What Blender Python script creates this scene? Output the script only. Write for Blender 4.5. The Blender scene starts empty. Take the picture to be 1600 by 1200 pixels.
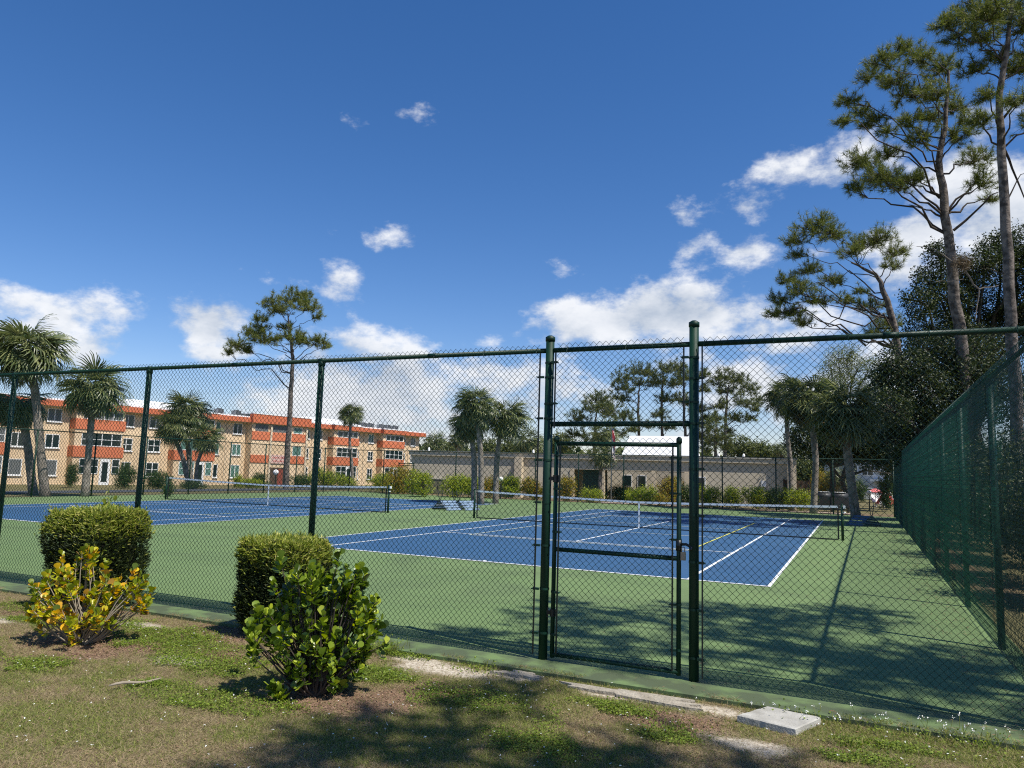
import bpy, math, random
import numpy as np
from mathutils import Vector, Matrix
R_ = np.random.default_rng(7)
random.seed(7)
C = bpy.context.scene
COL = C.collection
rad = math.radians

# ------------------------------------------------------------------ camera
# world frame: near-right tennis court, x along its baseline, y away from us, z up; metres
FPX, CAM = 1148.5, np.array([12.2907, -13.4098, 1.805])
YAW, PIT, ROL = -.436184, .118701, .030261
_cy, _sy, _cp, _sp = math.cos(YAW), math.sin(YAW), math.cos(PIT), math.sin(PIT)
FW = np.array([_sy*_cp, _cy*_cp, _sp]); _r0 = np.array([_cy, -_sy, 0.]); _u0 = np.cross(_r0, FW)
RT = _r0*math.cos(ROL) + _u0*math.sin(ROL); UP = -_r0*math.sin(ROL) + _u0*math.cos(ROL)
def W(u, v, D):
    "point seen at photo pixel u, v standing D metres down the view axis"
    return CAM + D*(FW + RT*(u-800)/FPX - UP*(v-600)/FPX)
def G(u, v, z=0.):
    d = FW + RT*(u-800)/FPX - UP*(v-600)/FPX
    return CAM + d*(z-CAM[2])/d[2]
cam_d = bpy.data.cameras.new('camera'); cam = bpy.data.objects.new('camera', cam_d); COL.objects.link(cam)
cam_d.sensor_fit = 'HORIZONTAL'; cam_d.sensor_width = 36; cam_d.lens = 36*FPX/1600; cam_d.clip_start = .05; cam_d.clip_end = 3000
cam.matrix_world = Matrix(((RT[0], UP[0], -FW[0], CAM[0]), (RT[1], UP[1], -FW[1], CAM[1]), (RT[2], UP[2], -FW[2], CAM[2]), (0, 0, 0, 1)))
C.camera = cam

# ------------------------------------------------------------------ sun, sky, exposure
SUNV = Vector((1.8, -.50, 3.05)).normalized()
sl = bpy.data.lights.new('sun', 'SUN'); sl.energy = 5.0; sl.angle = rad(.53); sl.color = (1, .95, .86)
sun = bpy.data.objects.new('sun', sl); COL.objects.link(sun); sun.rotation_euler = SUNV.to_track_quat('Z', 'Y').to_euler(); sun.location = (30, -10, 60)
C.view_settings.view_transform = 'Standard'; C.view_settings.look = 'None'; C.view_settings.exposure = .35; C.view_settings.gamma = 1
wd = bpy.data.worlds.new('World'); C.world = wd; wd.use_nodes = True
wt = wd.node_tree; wn = wt.nodes; wl = wt.links; wn.clear()
def wnode(t, **k):
    n = wn.new(t)
    for a, b in k.items(): setattr(n, a, b)
    return n
def wmath(op, a, b=None, c=None, clamp=False):
    n = wnode('ShaderNodeMath', operation=op, use_clamp=clamp)
    for i, x in enumerate((a, b, c)):
        if x is None: continue
        if isinstance(x, (int, float)): n.inputs[i].default_value = x
        else: wl.new(x, n.inputs[i])
    return n.outputs[0]
sky = wnode('ShaderNodeTexSky', sky_type='NISHITA'); sky.sun_disc = False
sky.sun_elevation = math.asin(SUNV.z); sky.sun_rotation = math.atan2(SUNV.x, SUNV.y)
sky.altitude = 0; sky.air_density = 1.0; sky.dust_density = .15; sky.ozone_density = 3.5
tc = wnode('ShaderNodeTexCoord'); DIR = tc.outputs['Generated']
nz = wnode('ShaderNodeTexNoise'); nz.inputs['Scale'].default_value = 9; nz.inputs['Detail'].default_value = 7; nz.inputs['Roughness'].default_value = .62
mp = wnode('ShaderNodeMapping'); mp.inputs['Scale'].default_value = (1, 1, 1.7); wl.new(DIR, mp.inputs[0]); wl.new(mp.outputs[0], nz.inputs['Vector'])
nz2 = wnode('ShaderNodeTexNoise'); nz2.inputs['Scale'].default_value = 9; nz2.inputs['Detail'].default_value = 5; nz2.inputs['Roughness'].default_value = .6
mp2 = wnode('ShaderNodeMapping'); mp2.inputs['Scale'].default_value = (1, 1, 1.7); mp2.inputs['Location'].default_value = (.018, -.012, .05)
wl.new(DIR, mp2.inputs[0]); wl.new(mp2.outputs[0], nz2.inputs['Vector'])
wrp = wnode('ShaderNodeTexNoise'); wrp.inputs['Scale'].default_value = 5; wrp.inputs['Detail'].default_value = 4; wl.new(DIR, wrp.inputs['Vector'])
wv = wnode('ShaderNodeVectorMath', operation='MULTIPLY_ADD'); wl.new(wrp.outputs['Color'], wv.inputs[0]); wv.inputs[1].default_value = (.11, .11, .07)
sub = wnode('ShaderNodeVectorMath', operation='SUBTRACT'); wl.new(DIR, sub.inputs[0]); sub.inputs[1].default_value = (.055, .055, .035); wl.new(sub.outputs[0], wv.inputs[2])
# the clouds: each a soft ellipsoid of directions, broken up by noise (direction, half width, half height, weight)
CL = [(60,475,85,34,.9),(135,540,55,40,.7),(10,500,50,50,.5),(335,505,58,42,1.05),(360,560,110,34,.7),(215,476,40,14,.28),
      (598,368,66,24,.55),(668,158,48,22,.12),(530,455,40,30,.42),(430,442,26,13,.2),(455,425,30,12,.12),
      (560,620,150,80,1.15),(500,570,110,40,.8),(640,650,90,40,.7),(770,580,110,45,.75),(850,625,90,60,.75),(700,670,140,35,.5),
      (915,425,60,22,.5),(950,455,60,30,.62),(1040,500,190,46,1.2),(1180,520,110,40,.9),(930,515,120,30,.8),
      (1180,320,70,32,.62),(1170,285,55,18,.4),(1240,262,100,26,.55),(1060,335,34,26,.5),(1088,382,42,26,.68),(1185,392,62,30,.74),(1130,380,50,14,.45),
      (1400,230,85,45,.62),(1430,355,70,36,.85),(1330,270,60,40,.6),(1520,270,90,80,.72),(1560,330,90,80,.8),(1400,440,60,45,.7),(1290,480,80,40,.6),
      (1150,590,170,45,.8),(1300,600,120,60,.8),(960,620,110,50,.6),(300,600,140,30,.45),(1000,690,300,26,.5),(560,550,30,12,.4)]
acc = None
for (u, v, a, b, w_) in CL:
    d = W(u, v, 1.) - CAM; d /= np.linalg.norm(d)
    k = 1/FPX; S = np.array([1/(a*k*1.15), 1/(a*k*1.15), 1/(b*k*1.2)])
    m = wnode('ShaderNodeVectorMath', operation='MULTIPLY_ADD'); wl.new(wv.outputs[0], m.inputs[0]); m.inputs[1].default_value = S; m.inputs[2].default_value = -d*S
    ln = wnode('ShaderNodeVectorMath', operation='LENGTH'); wl.new(m.outputs[0], ln.inputs[0])
    e = wmath('MULTIPLY_ADD', ln.outputs['Value'], -w_*.75, w_)
    acc = e if acc is None else wmath('SMOOTH_MAX', acc, e, .18)
fb = wmath('MULTIPLY_ADD', nz.outputs['Fac'], 2.3, -1.32)
den = wmath('ADD', acc, fb)
mr = wnode('ShaderNodeMapRange', interpolation_type='SMOOTHSTEP'); wl.new(den, mr.inputs[0]); mr.inputs[1].default_value = .09; mr.inputs[2].default_value = .58
# shading of the clouds themselves: where there is more cloud towards the sun the side we see is greyer
lit = wmath('SUBTRACT', nz.outputs['Fac'], nz2.outputs['Fac'])
lit = wmath('MULTIPLY_ADD', lit, 2.4, .62, clamp=True)
thick = wnode('ShaderNodeMapRange'); wl.new(den, thick.inputs[0]); thick.inputs[1].default_value = .5; thick.inputs[2].default_value = 1.3; thick.inputs[3].default_value = 1.; thick.inputs[4].default_value = .62
cr = wnode('ShaderNodeValToRGB'); cr.color_ramp.elements[0].color = (.36, .42, .51, 1); cr.color_ramp.elements[1].color = (.77, .78, .80, 1)
wl.new(wmath('MULTIPLY', lit, thick.outputs[0]), cr.inputs[0])
cm = wnode('ShaderNodeMix', data_type='RGBA'); 
SKYS = .096
hs = wnode('ShaderNodeHueSaturation'); hs.inputs['Saturation'].default_value = 1.27; hs.inputs['Value'].default_value = SKYS; wl.new(sky.outputs[0], hs.inputs['Color'])
wl.new(wmath('MULTIPLY', mr.outputs[0], .93), cm.inputs[0]); tint = wnode('ShaderNodeMix', data_type='RGBA', blend_type='MULTIPLY'); tint.inputs[0].default_value = 1; tint.inputs[7].default_value = (1.07, .96, 1.07, 1); wl.new(hs.outputs[0], tint.inputs[6]); wl.new(tint.outputs[2], cm.inputs[6]); wl.new(cr.outputs[0], cm.inputs[7])
bg = wnode('ShaderNodeBackground'); wl.new(cm.outputs[2], bg.inputs[0]); bg.inputs[1].default_value = 1.
wo = wnode('ShaderNodeOutputWorld'); wl.new(bg.outputs[0], wo.inputs[0])
C.cycles.max_bounces = 6; C.cycles.diffuse_bounces = 3; C.cycles.glossy_bounces = 2; C.cycles.transparent_max_bounces = 12
C.cycles.use_denoising = False; C.cycles.filter_width = 1.15; C.cycles.sample_clamp_indirect = 4; C.cycles.sample_clamp_direct = 12

# ------------------------------------------------------------------ materials
def mat(name, col, rough=.7, col2=None, scale=4., detail=5, bump=0., bscale=None, metal=0., spec=.5, mid=.5, width=.25, island=None, trans=None, coat=0):
    m = bpy.data.materials.new(name); m.use_nodes = True; t = m.node_tree; n, l = t.nodes, t.links
    b = n['Principled BSDF']; b.inputs['Base Color'].default_value = (*col, 1); b.inputs['Roughness'].default_value = rough; b.inputs['Metallic'].default_value = metal
    b.inputs['Specular IOR Level'].default_value = spec; b.inputs['Coat Weight'].default_value = coat
    tcn = n.new('ShaderNodeTexCoord'); out = None
    if col2 is not None:
        nzn = n.new('ShaderNodeTexNoise'); nzn.inputs['Scale'].default_value = scale; nzn.inputs['Detail'].default_value = detail; l.new(tcn.outputs['Object'], nzn.inputs['Vector'])
        rp = n.new('ShaderNodeValToRGB'); rp.color_ramp.elements[0].position = mid-width; rp.color_ramp.elements[1].position = mid+width
        rp.color_ramp.elements[0].color = (*col, 1); rp.color_ramp.elements[1].color = (*col2, 1); l.new(nzn.outputs[0], rp.inputs[0]); out = rp.outputs[0]
    if island is not None:
        g = n.new('ShaderNodeNewGeometry'); rp = n.new('ShaderNodeValToRGB'); e = rp.color_ramp.elements
        while len(e) < len(island): e.new(.5)
        for i, (p, c) in enumerate(island): e[i].position = p; e[i].color = (*c, 1)
        l.new(g.outputs['Random Per Island'], rp.inputs[0]); out = rp.outputs[0]
    if out is not None: l.new(out, b.inputs['Base Color'])
    if bump:
        bz = n.new('ShaderNodeTexNoise'); bz.inputs['Scale'].default_value = bscale or scale*3; bz.inputs['Detail'].default_value = 6; l.new(tcn.outputs['Object'], bz.inputs['Vector'])
        bp = n.new('ShaderNodeBump'); bp.inputs['Strength'].default_value = bump; bp.inputs['Distance'].default_value = .02; l.new(bz.outputs[0], bp.inputs['Height']); l.new(bp.outputs[0], b.inputs['Normal'])
    if trans:
        tb = n.new('ShaderNodeBsdfTranslucent'); mx = n.new('ShaderNodeMixShader'); mx.inputs[0].default_value = trans
        if out is not None:
            gm = n.new('ShaderNodeHueSaturation'); gm.inputs['Value'].default_value = 1.7; gm.inputs['Saturation'].default_value = 1.1; l.new(out, gm.inputs['Color']); l.new(gm.outputs[0], tb.inputs[0])
        else: tb.inputs[0].default_value = (*col, 1)
        l.new(b.outputs[0], mx.inputs[1]); l.new(tb.outputs[0], mx.inputs[2]); l.new(mx.outputs[0], n['Material Output'].inputs[0])
    return m
M = {}
M['post'] = mat('green_vinyl_pipe', (.002, .022, .012), .5, (.004, .036, .020), 2.5, bump=.08, bscale=40, spec=.35)
M['wire'] = mat('green_vinyl_wire', (.002, .026, .016), .45, spec=.35)
M['wire_side'] = mat('sunlit_green_vinyl_wire', (.003, .062, .036), .4, spec=.5)  # same vinyl as the other fences, sunlight put into a brighter colour
M['black'] = mat('black_metal', (.008, .012, .011), .4)
M['steel'] = mat('dull_steel', (.32, .31, .29), .35, (.2, .19, .17), 20, metal=.9)
M['court_green'] = mat('green_acrylic', (.116, .184, .062), .82, (.138, .206, .075), .55, bump=.12, bscale=160, width=.3)
M['court_blue'] = mat('blue_acrylic', (.017, .072, .165), .78, (.026, .090, .19), .7, bump=.12, bscale=160, width=.3)
def weather(m, dirt, amt, edge=None):
    "worn-in stains, hairline cracks and scuffs mixed into a paint colour"
    t = m.node_tree; n, l = t.nodes, t.links; b = n['Principled BSDF']; src = b.inputs['Base Color'].links[0].from_socket; tcn = n.new('ShaderNodeTexCoord')
    def nz_(sc, d=6, dist=0.):
        q = n.new('ShaderNodeTexNoise'); q.inputs['Scale'].default_value = sc; q.inputs['Detail'].default_value = d; q.inputs['Distortion'].default_value = dist; l.new(tcn.outputs['Object'], q.inputs['Vector']); return q.outputs[0]
    def rng(s_, a, c, o0=0., o1=1.):
        q = n.new('ShaderNodeMapRange'); l.new(s_, q.inputs[0]); q.inputs[1].default_value = a; q.inputs[2].default_value = c; q.inputs[3].default_value = o0; q.inputs[4].default_value = o1; return q.outputs[0]
    def mt_(op, a, c):
        q = n.new('ShaderNodeMath'); q.operation = op; q.use_clamp = True
        for i, v in enumerate((a, c)):
            if isinstance(v, float): q.inputs[i].default_value = v
            else: l.new(v, q.inputs[i])
        return q.outputs[0]
    f = mt_('MULTIPLY', rng(nz_(.35, 8, 1.5), .5, .75), amt); g2 = mt_('MULTIPLY', rng(nz_(7., 8), .62, .75), amt*.8); f = mt_('MAXIMUM', f, g2)
    vo = n.new('ShaderNodeTexVoronoi'); vo.feature = 'DISTANCE_TO_EDGE'; vo.inputs['Scale'].default_value = .16
    wv_ = n.new('ShaderNodeVectorMath'); wv_.operation = 'MULTIPLY_ADD'; q = n.new('ShaderNodeTexNoise'); q.inputs['Scale'].default_value = .9; q.inputs['Detail'].default_value = 6; l.new(tcn.outputs['Object'], q.inputs['Vector'])
    l.new(q.outputs['Color'], wv_.inputs[0]); wv_.inputs[1].default_value = (1.6, 1.6, 0); l.new(tcn.outputs['Object'], wv_.inputs[2]); l.new(wv_.outputs[0], vo.inputs['Vector'])
    f = mt_('MAXIMUM', f, rng(vo.outputs['Distance'], .0006, .0018, .5, 0.))
    if edge is not None:
        sx = n.new('ShaderNodeSeparateXYZ'); l.new(tcn.outputs['Object'], sx.inputs[0]); e = rng(sx.outputs[1], edge+.9, edge+.1, 0., 1.5); e = mt_('MULTIPLY', e, rng(nz_(3.5, 8), .34, .62)); f = mt_('MAXIMUM', f, e)
    mx = n.new('ShaderNodeMix'); mx.data_type = 'RGBA'; l.new(f, mx.inputs[0]); l.new(src, mx.inputs[6]); mx.inputs[7].default_value = (*dirt, 1); l.new(mx.outputs[2], b.inputs['Base Color'])
weather(M['court_green'], (.065, .088, .042), .48, -6.95); weather(M['court_blue'], (.035, .075, .13), .40)
M['line'] = mat('white_line_paint', (.74, .76, .76), .75, (.6, .63, .62), 6)
M['yline'] = mat('yellow_line_paint', (.62, .60, .10), .75, (.5, .5, .12), 6)
M['pline'] = mat('worn_cream_line_paint', (.52, .56, .44), .8, (.36, .42, .40), 5)
M['asphalt'] = mat('asphalt', (.045, .05, .058), .9, (.06, .064, .07), 3, bump=.3, bscale=60)
M['conc'] = mat('concrete', (.26, .25, .22), .9, (.47, .46, .42), 6, bump=.35, bscale=60)
M['rubble'] = mat('broken_pale_concrete', (.22, .19, .14), .95, (.42, .38, .31), 9, bump=1., bscale=40)
M['kerb'] = mat('kerb_concrete', (.5, .5, .47), .9)
M['tape'] = mat('white_net_tape', (.72, .76, .78), .7, (.58, .63, .66), 3)
M['netcord'] = mat('black_net_cord', (.012, .016, .018), .8)
M['bark'] = mat('pine_bark', (.055, .045, .038), .95, (.21, .175, .15), 5, bump=1., bscale=14, width=.12)
M['twig'] = mat('pine_branch_bark', (.035, .026, .02), .95, (.075, .058, .045), 6)
M['greybark'] = mat('grey_dead_branch', (.24, .20, .17), .95, (.14, .12, .1), 8)
M['pbark'] = mat('palm_bark', (.13, .11, .09), .95, (.30, .26, .22), 4, bump=1., bscale=9, width=.15)
M['oakbark'] = mat('oak_bark', (.03, .026, .02), .95, (.07, .06, .05), 5)
def foliage(name, cs, trans=.3, rough=.5, spec=.35):
    k = len(cs); return mat(name, cs[0], rough, island=[(i/max(1, k-1), c) for i, c in enumerate(cs)], trans=trans, spec=spec)
M['needle'] = foliage('pine_needles', [(.04, .06, .014), (.085, .115, .020), (.155, .18, .034), (.24, .24, .06)], .28)
M['needle_far'] = foliage('far_pine_needles', [(.055, .075, .022), (.10, .125, .035), (.17, .18, .06)], .25)
M['palm'] = foliage('palm_frond', [(.035, .056, .02), (.075, .10, .034), (.14, .165, .058), (.25, .26, .11)], .22, .38, .5)
M['palm_dry'] = foliage('dry_palm_frond', [(.20, .14, .07), (.13, .09, .05), (.10, .08, .05)], .1)
M['oak'] = foliage('oak_leaves', [(.009, .016, .006), (.020, .034, .010), (.040, .058, .014), (.085, .105, .028)], .2)
M['shrub'] = foliage('bright_shrub_leaves', [(.08, .13, .015), (.17, .24, .022), (.29, .34, .03), (.42, .42, .04)], .3)
M['shrub_yel'] = foliage('yellowing_shrub_leaves', [(.10, .13, .02), (.22, .22, .03), (.36, .28, .03), (.30, .14, .04)], .3)
M['shrub_dk'] = foliage('dark_shrub_leaves', [(.02, .045, .012), (.045, .085, .02), (.085, .13, .025)], .25)
M['clusia'] = foliage('clusia_leaves', [(.03, .055, .01), (.065, .11, .014), (.12, .185, .02), (.22, .30, .03), (.42, .48, .04)], .3, .32, .5)
M['clusia_y'] = foliage('yellow_clusia_leaves', [(.08, .12, .012), (.15, .20, .015), (.24, .29, .02), (.36, .38, .02), (.56, .50, .02), (.72, .40, .02), (.16, .09, .03)], .3, .35, .5)
M['clusiatwig'] = mat('pale_twig', (.22, .18, .13), .9, (.30, .26, .2), 9)
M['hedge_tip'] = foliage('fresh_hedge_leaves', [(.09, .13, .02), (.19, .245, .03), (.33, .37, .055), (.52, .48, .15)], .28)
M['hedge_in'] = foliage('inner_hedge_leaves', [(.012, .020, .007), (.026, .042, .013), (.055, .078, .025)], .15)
M['hedge_core'] = mat('dark_hedge_core', (.014, .013, .009), 1.)
M['grassblade'] = foliage('green_grass', [(.09, .13, .02), (.16, .20, .035), (.24, .27, .06), (.32, .32, .10)], .3, .7)
M['dryblade'] = foliage('dry_grass', [(.30, .23, .125), (.22, .17, .09), (.42, .335, .20), (.19, .165, .075)], .25, .8)
M['clover'] = foliage('clover_leaves', [(.07, .115, .015), (.14, .20, .02), (.24, .31, .04)], .3, .6)
M['petal'] = mat('white_petals', (.85, .85, .80), .7)
M['mulch'] = foliage('dead_leaf_litter', [(.16, .09, .05), (.26, .16, .10), (.10, .06, .04), (.34, .24, .16)], 0, .9)
M['stucco'] = mat('peach_stucco', (.60, .44, .27), .9, (.76, .58, .38), .45, bump=.2, bscale=40)
M['orange'] = mat('orange_painted_panel', (.54, .150, .066), .7, (.60, .18, .08), 2, bump=.2, bscale=20)
M['fascia'] = mat('orange_barrel_tile_fascia', (.55, .150, .066), .7, (.61, .185, .085), 2)
M['white'] = mat('white_paint', (.78, .78, .76), .6)
M['roofwhite'] = mat('white_roof_membrane', (.82, .83, .82), .7, (.74, .75, .75), 2)
M['glass'] = mat('dark_window_glass', (.012, .022, .024), .08, spec=.6)
M['curtain'] = mat('window_with_green_curtain', (.07, .16, .13), .25, (.13, .24, .2), 5)
M['screen'] = mat('grey_window_screen', (.10, .11, .115), .6, (.15, .155, .15), 4)
M['club'] = mat('grey_beige_stucco', (.52, .455, .34), .9, (.60, .53, .41), 1.0, bump=.2, bscale=40)
M['clubcap'] = mat('beige_roof_edge', (.42, .41, .36), .8)
M['cream'] = mat('cream_stucco', (.60, .50, .36), .9)
M['brown'] = mat('brown_wood', (.06, .035, .02), .8, (.09, .055, .035), 4)
M['cabinet'] = mat('olive_cabinet', (.17, .165, .10), .6, (.2, .19, .12), 3)
M['slat'] = mat('pale_blue_slat', (.20, .28, .38), .5, (.14, .21, .31), 4)
M['slatdark'] = mat('slate_blue_slat', (.06, .09, .14), .5)
M['globe'] = mat('white_globe', (.85, .85, .83), .35)
M['acgrey'] = mat('grey_sheet_metal', (.18, .185, .19), .5, (.26, .26, .26), 6)
M['fan'] = mat('dark_louvre', (.04, .042, .045), .6)
M['fwhite'] = mat('flag_white', (.75, .72, .72), .8); M['fred'] = mat('flag_red', (.50, .05, .06), .8); M['fblue'] = mat('flag_blue', (.03, .05, .22), .8)
M['pink'] = mat('coral_canvas', (.75, .18, .18), .8); M['bluecloth'] = mat('blue_canvas', (.02, .07, .20), .8)
M['redcl'] = mat('red_canvas', (.6, .06, .05), .8)
M['sand'] = mat('pale_sand', (.45, .40, .32), .95)
M['darkplastic'] = mat('dark_plastic', (.02, .022, .025), .5)
M['signred'] = mat('red_sign_paint', (.5, .06, .05), .7)
M['teal'] = mat('pale_grey_stucco', (.50, .53, .56), .9)

# ------------------------------------------------------------------ mesh helpers
def link(name, me, m=None, parent=None):
    o = bpy.data.objects.new(name, me); COL.objects.link(o)
    if m is not None and hasattr(me, 'materials'):
        for k in (m if isinstance(m, (list, tuple)) else [m]): me.materials.append(k)
    if parent is not None: o.parent = parent
    return o
def npmesh(name, V, groups, smooth=False):
    "groups: list of (faces array (n,k), material index)"
    me = bpy.data.meshes.new(name); V = np.asarray(V, np.float32)
    groups = [(np.asarray(f, np.int32), mi) for f, mi in groups if len(f)]
    me.vertices.add(len(V)); me.vertices.foreach_set('co', V.ravel())
    me.loops.add(sum(f.size for f, _ in groups)); me.loops.foreach_set('vertex_index', np.concatenate([f.ravel() for f, _ in groups]))
    cnt = np.concatenate([np.full(len(f), f.shape[1], np.int32) for f, _ in groups]); mi = np.concatenate([np.full(len(f), k, np.int32) for f, k in groups])
    me.polygons.add(len(cnt)); me.polygons.foreach_set('loop_start', np.concatenate([[0], np.cumsum(cnt)[:-1]]).astype(np.int32))
    me.polygons.foreach_set('material_index', mi); me.polygons.foreach_set('use_smooth', np.full(len(cnt), smooth))
    me.update(calc_edges=True); return me
class MB:
    "collects boxes, tubes and plates; faces of 3 or 4 corners"
    def __init__(s): s.v = []; s.f4 = []; s.f3 = []; s.n = 0
    def add(s, V, f4=(), f3=()):
        V = np.asarray(V, float).reshape(-1, 3); s.v.append(V)
        if len(f4): s.f4.append(np.asarray(f4, int).reshape(-1, 4)+s.n)
        if len(f3): s.f3.append(np.asarray(f3, int).reshape(-1, 3)+s.n)
        s.n += len(V); return s
    def box(s, x0, x1, y0, y1, z0, z1):
        V = [(x, y, z) for z in (z0, z1) for x, y in ((x0, y0), (x1, y0), (x1, y1), (x0, y1))]
        return s.add(V, [(0, 3, 2, 1), (4, 5, 6, 7), (0, 1, 5, 4), (1, 2, 6, 5), (2, 3, 7, 6), (3, 0, 4, 7)])
    def tube(s, P, r, k=8, cap=True, twist=0.):
        P = np.asarray(P, float); n = len(P); r = np.broadcast_to(np.asarray(r, float), (n,))
        T = np.gradient(P, axis=0); T /= np.linalg.norm(T, axis=1)[:, None]+1e-12
        a = np.array([0, 0, 1.]) if abs(T[0][2]) < .9 else np.array([1., 0, 0]); s1 = np.cross(T[0], a); s1 /= np.linalg.norm(s1); rings = []
        ang = np.arange(k)*2*math.pi/k+twist
        for i in range(n):
            s1 = s1 - T[i]*(s1@T[i]); s1 /= np.linalg.norm(s1)+1e-12; s2 = np.cross(T[i], s1)
            rings.append(P[i]+r[i]*(np.cos(ang)[:, None]*s1+np.sin(ang)[:, None]*s2))
        V = np.concatenate(rings); i = np.arange(n-1)[:, None]*k; j = np.arange(k)[None]; j2 = (j+1) % k
        f = np.stack([i+j, i+j2, i+k+j2, i+k+j], -1).reshape(-1, 4); f3 = []
        if cap:
            V = np.concatenate([V, P[:1], P[-1:]]); c0, c1 = n*k, n*k+1
            f3 = [(c0, (q+1) % k, q) for q in range(k)]+[(c1, (n-1)*k+q, (n-1)*k+(q+1) % k) for q in range(k)]
        return s.add(V, f, f3)
    def ball(s, c, r, k=12, sc=(1, 1, 1)):
        V = []; f = []; h = k//2
        for i in range(h+1):
            t = math.pi*i/h
            for j in range(k): p = 2*math.pi*j/k; V.append((c[0]+r*sc[0]*math.sin(t)*math.cos(p), c[1]+r*sc[1]*math.sin(t)*math.sin(p), c[2]+r*sc[2]*math.cos(t)))
        for i in range(h):
            for j in range(k): a = i*k+j; b = i*k+(j+1) % k; f.append((a, a+k, b+k, b))
        return s.add(V, f)
    def quad(s, *p): return s.add(p, [(0, 1, 2, 3)])
    def build(s, name, m, parent=None, smooth=False):
        g = []
        if s.f4: g.append((np.concatenate(s.f4), 0))
        if s.f3: g.append((np.concatenate(s.f3), 0))
        return link(name, npmesh(name, np.concatenate(s.v), g, smooth), m, parent)
def inst(T, F, P, A, N, L, Wd=None, jitter=0):
    """copies of a small template: T (m,3) columns = along, side, normal; A axis, N normal hint, L length, Wd width"""
    P = np.asarray(P, float); n = len(P); A = A/(np.linalg.norm(A, axis=1)[:, None]+1e-9)
    S = np.cross(N, A); S /= np.linalg.norm(S, axis=1)[:, None]+1e-9; N2 = np.cross(A, S)
    L = np.broadcast_to(L, (n,))[:, None, None]; Wd = L if Wd is None else np.broadcast_to(Wd, (n,))[:, None, None]
    V = P[:, None]+L*T[None, :, 0, None]*A[:, None]+Wd*T[None, :, 1, None]*S[:, None]+L*T[None, :, 2, None]*N2[:, None]
    m = len(T); return V.reshape(-1, 3), (np.asarray(F)[None]+(np.arange(n)*m)[:, None, None]).reshape(-1, np.asarray(F).shape[1])
def cat(parts):
    Vs, Fs, n = [], [], 0
    for V, F in parts: Vs.append(V); Fs.append(F+n); n += len(V)
    return np.concatenate(Vs), np.concatenate(Fs)
def rdir(n):
    v = R_.normal(size=(n, 3)); return v/np.linalg.norm(v, axis=1)[:, None]
def tag(o, label=None, category=None, group=None, kind=None):
    if label: o['label'] = label
    if category: o['category'] = category
    if group: o['group'] = group
    if kind: o['kind'] = kind
    return o
def thing(name, label, category, loc=(0, 0, 0), rz=0., group=None):
    o = bpy.data.objects.new(name, None); COL.objects.link(o); o.location = loc; o.rotation_euler = (0, 0, rz); o.empty_display_size = .3
    return tag(o, label, category, group)
def struct(o): o['kind'] = 'structure'; return o
def vn(x, y, s, seed=0):
    "smooth value noise 0..1"
    x = np.asarray(x, float)*s+seed*17.3; y = np.asarray(y, float)*s-seed*9.1; i = np.floor(x).astype(int); j = np.floor(y).astype(int); fx = x-i; fy = y-j
    h = lambda a, b: (np.sin(a*127.1+b*311.7+seed*74.7)*43758.5453) % 1.
    fx = fx*fx*(3-2*fx); fy = fy*fy*(3-2*fy)
    return (h(i, j)*(1-fx)+h(i+1, j)*fx)*(1-fy)+(h(i, j+1)*(1-fx)+h(i+1, j+1)*fx)*fy
def fbm(x, y, s, seed=0): return .5*vn(x, y, s, seed)+.28*vn(x, y, s*2.3, seed+1)+.22*vn(x, y, s*5.1, seed+2)
sstep = lambda t: np.clip(t, 0, 1)**2*(3-2*np.clip(t, 0, 1))

# ------------------------------------------------------------------ ground
CX0, CX1, CY0, CY1 = -21.9, 13.88, -6.95, 31.6      # the acrylic slab
def gz(x, y):
    x = np.asarray(x, float); y = np.asarray(y, float)
    z = -.035-.95*sstep((-25-x)/27)-.10*sstep((y-33)/8)*sstep((x+25)/6)
    front = sstep((-6.9-y)/.5)*sstep((25-x)/5)*sstep((x+8)/4)
    return z+front*(.05*fbm(x, y, .9, 3)-.02+.014*vn(x, y, 6, 5))
# bare spots, litter round the bushes, clover patches: (x, y, rx, ry)
SAND = [(8.75,-7.25,.42,.16),(8.4,-7.1,.3,.12),(9.45,-7.08,.26,.10),(10.6,-7.22,.55,.12),(11.15,-7.15,.3,.10),(5.1,-7.45,.3,.1),(3.6,-8.1,.4,.14),(6.6,-8.3,.25,.12),(11.6,-7.8,.4,.18)]
LITTER = [(5.31,-8.32,.62,.42),(5.75,-8.1,.5,.2),(8.44,-8.46,.6,.42),(8.8,-8.3,.4,.25),(3.7,-7.4,.8,.5),(6.4,-7.2,.7,.45),(7.0,-7.9,.5,.2),(11.0,-7.6,.5,.25),(12.6,-8.3,.6,.3),(9.3,-7.9,.5,.2)]
CLOVER = [(6.1,-7.75,.75,.42),(6.9,-8.15,.6,.33),(4.7,-7.6,.5,.25),(8.25,-7.75,.42,.22),(8.1,-6.98,.32,.12),(4.0,-7.9,.5,.25),(7.5,-9.0,.5,.25),(4.7,-9.1,.6,.3),(10.55,-7.55,.32,.14),(11.1,-7.95,.25,.14),(9.6,-8.0,.5,.3),(3.2,-7.4,.7,.3),(7.9,-8.9,.6,.25),(12.3,-7.75,.4,.12),(5.6,-9.0,.4,.2),(10.3,-8.6,.5,.25),(12.6,-7.4,.5,.1)]
def blobs(x, y, B):
    m = np.zeros(np.shape(x)); n = fbm(x, y, 2.2, 11)-.5
    for bx, by, rx, ry in B: m = np.maximum(m, 1-np.sqrt(((x-bx)/rx/1.3)**2+((y-by)/ry/1.3)**2)+n*1.3)
    return np.clip(m*2.2, 0, 1)
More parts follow.
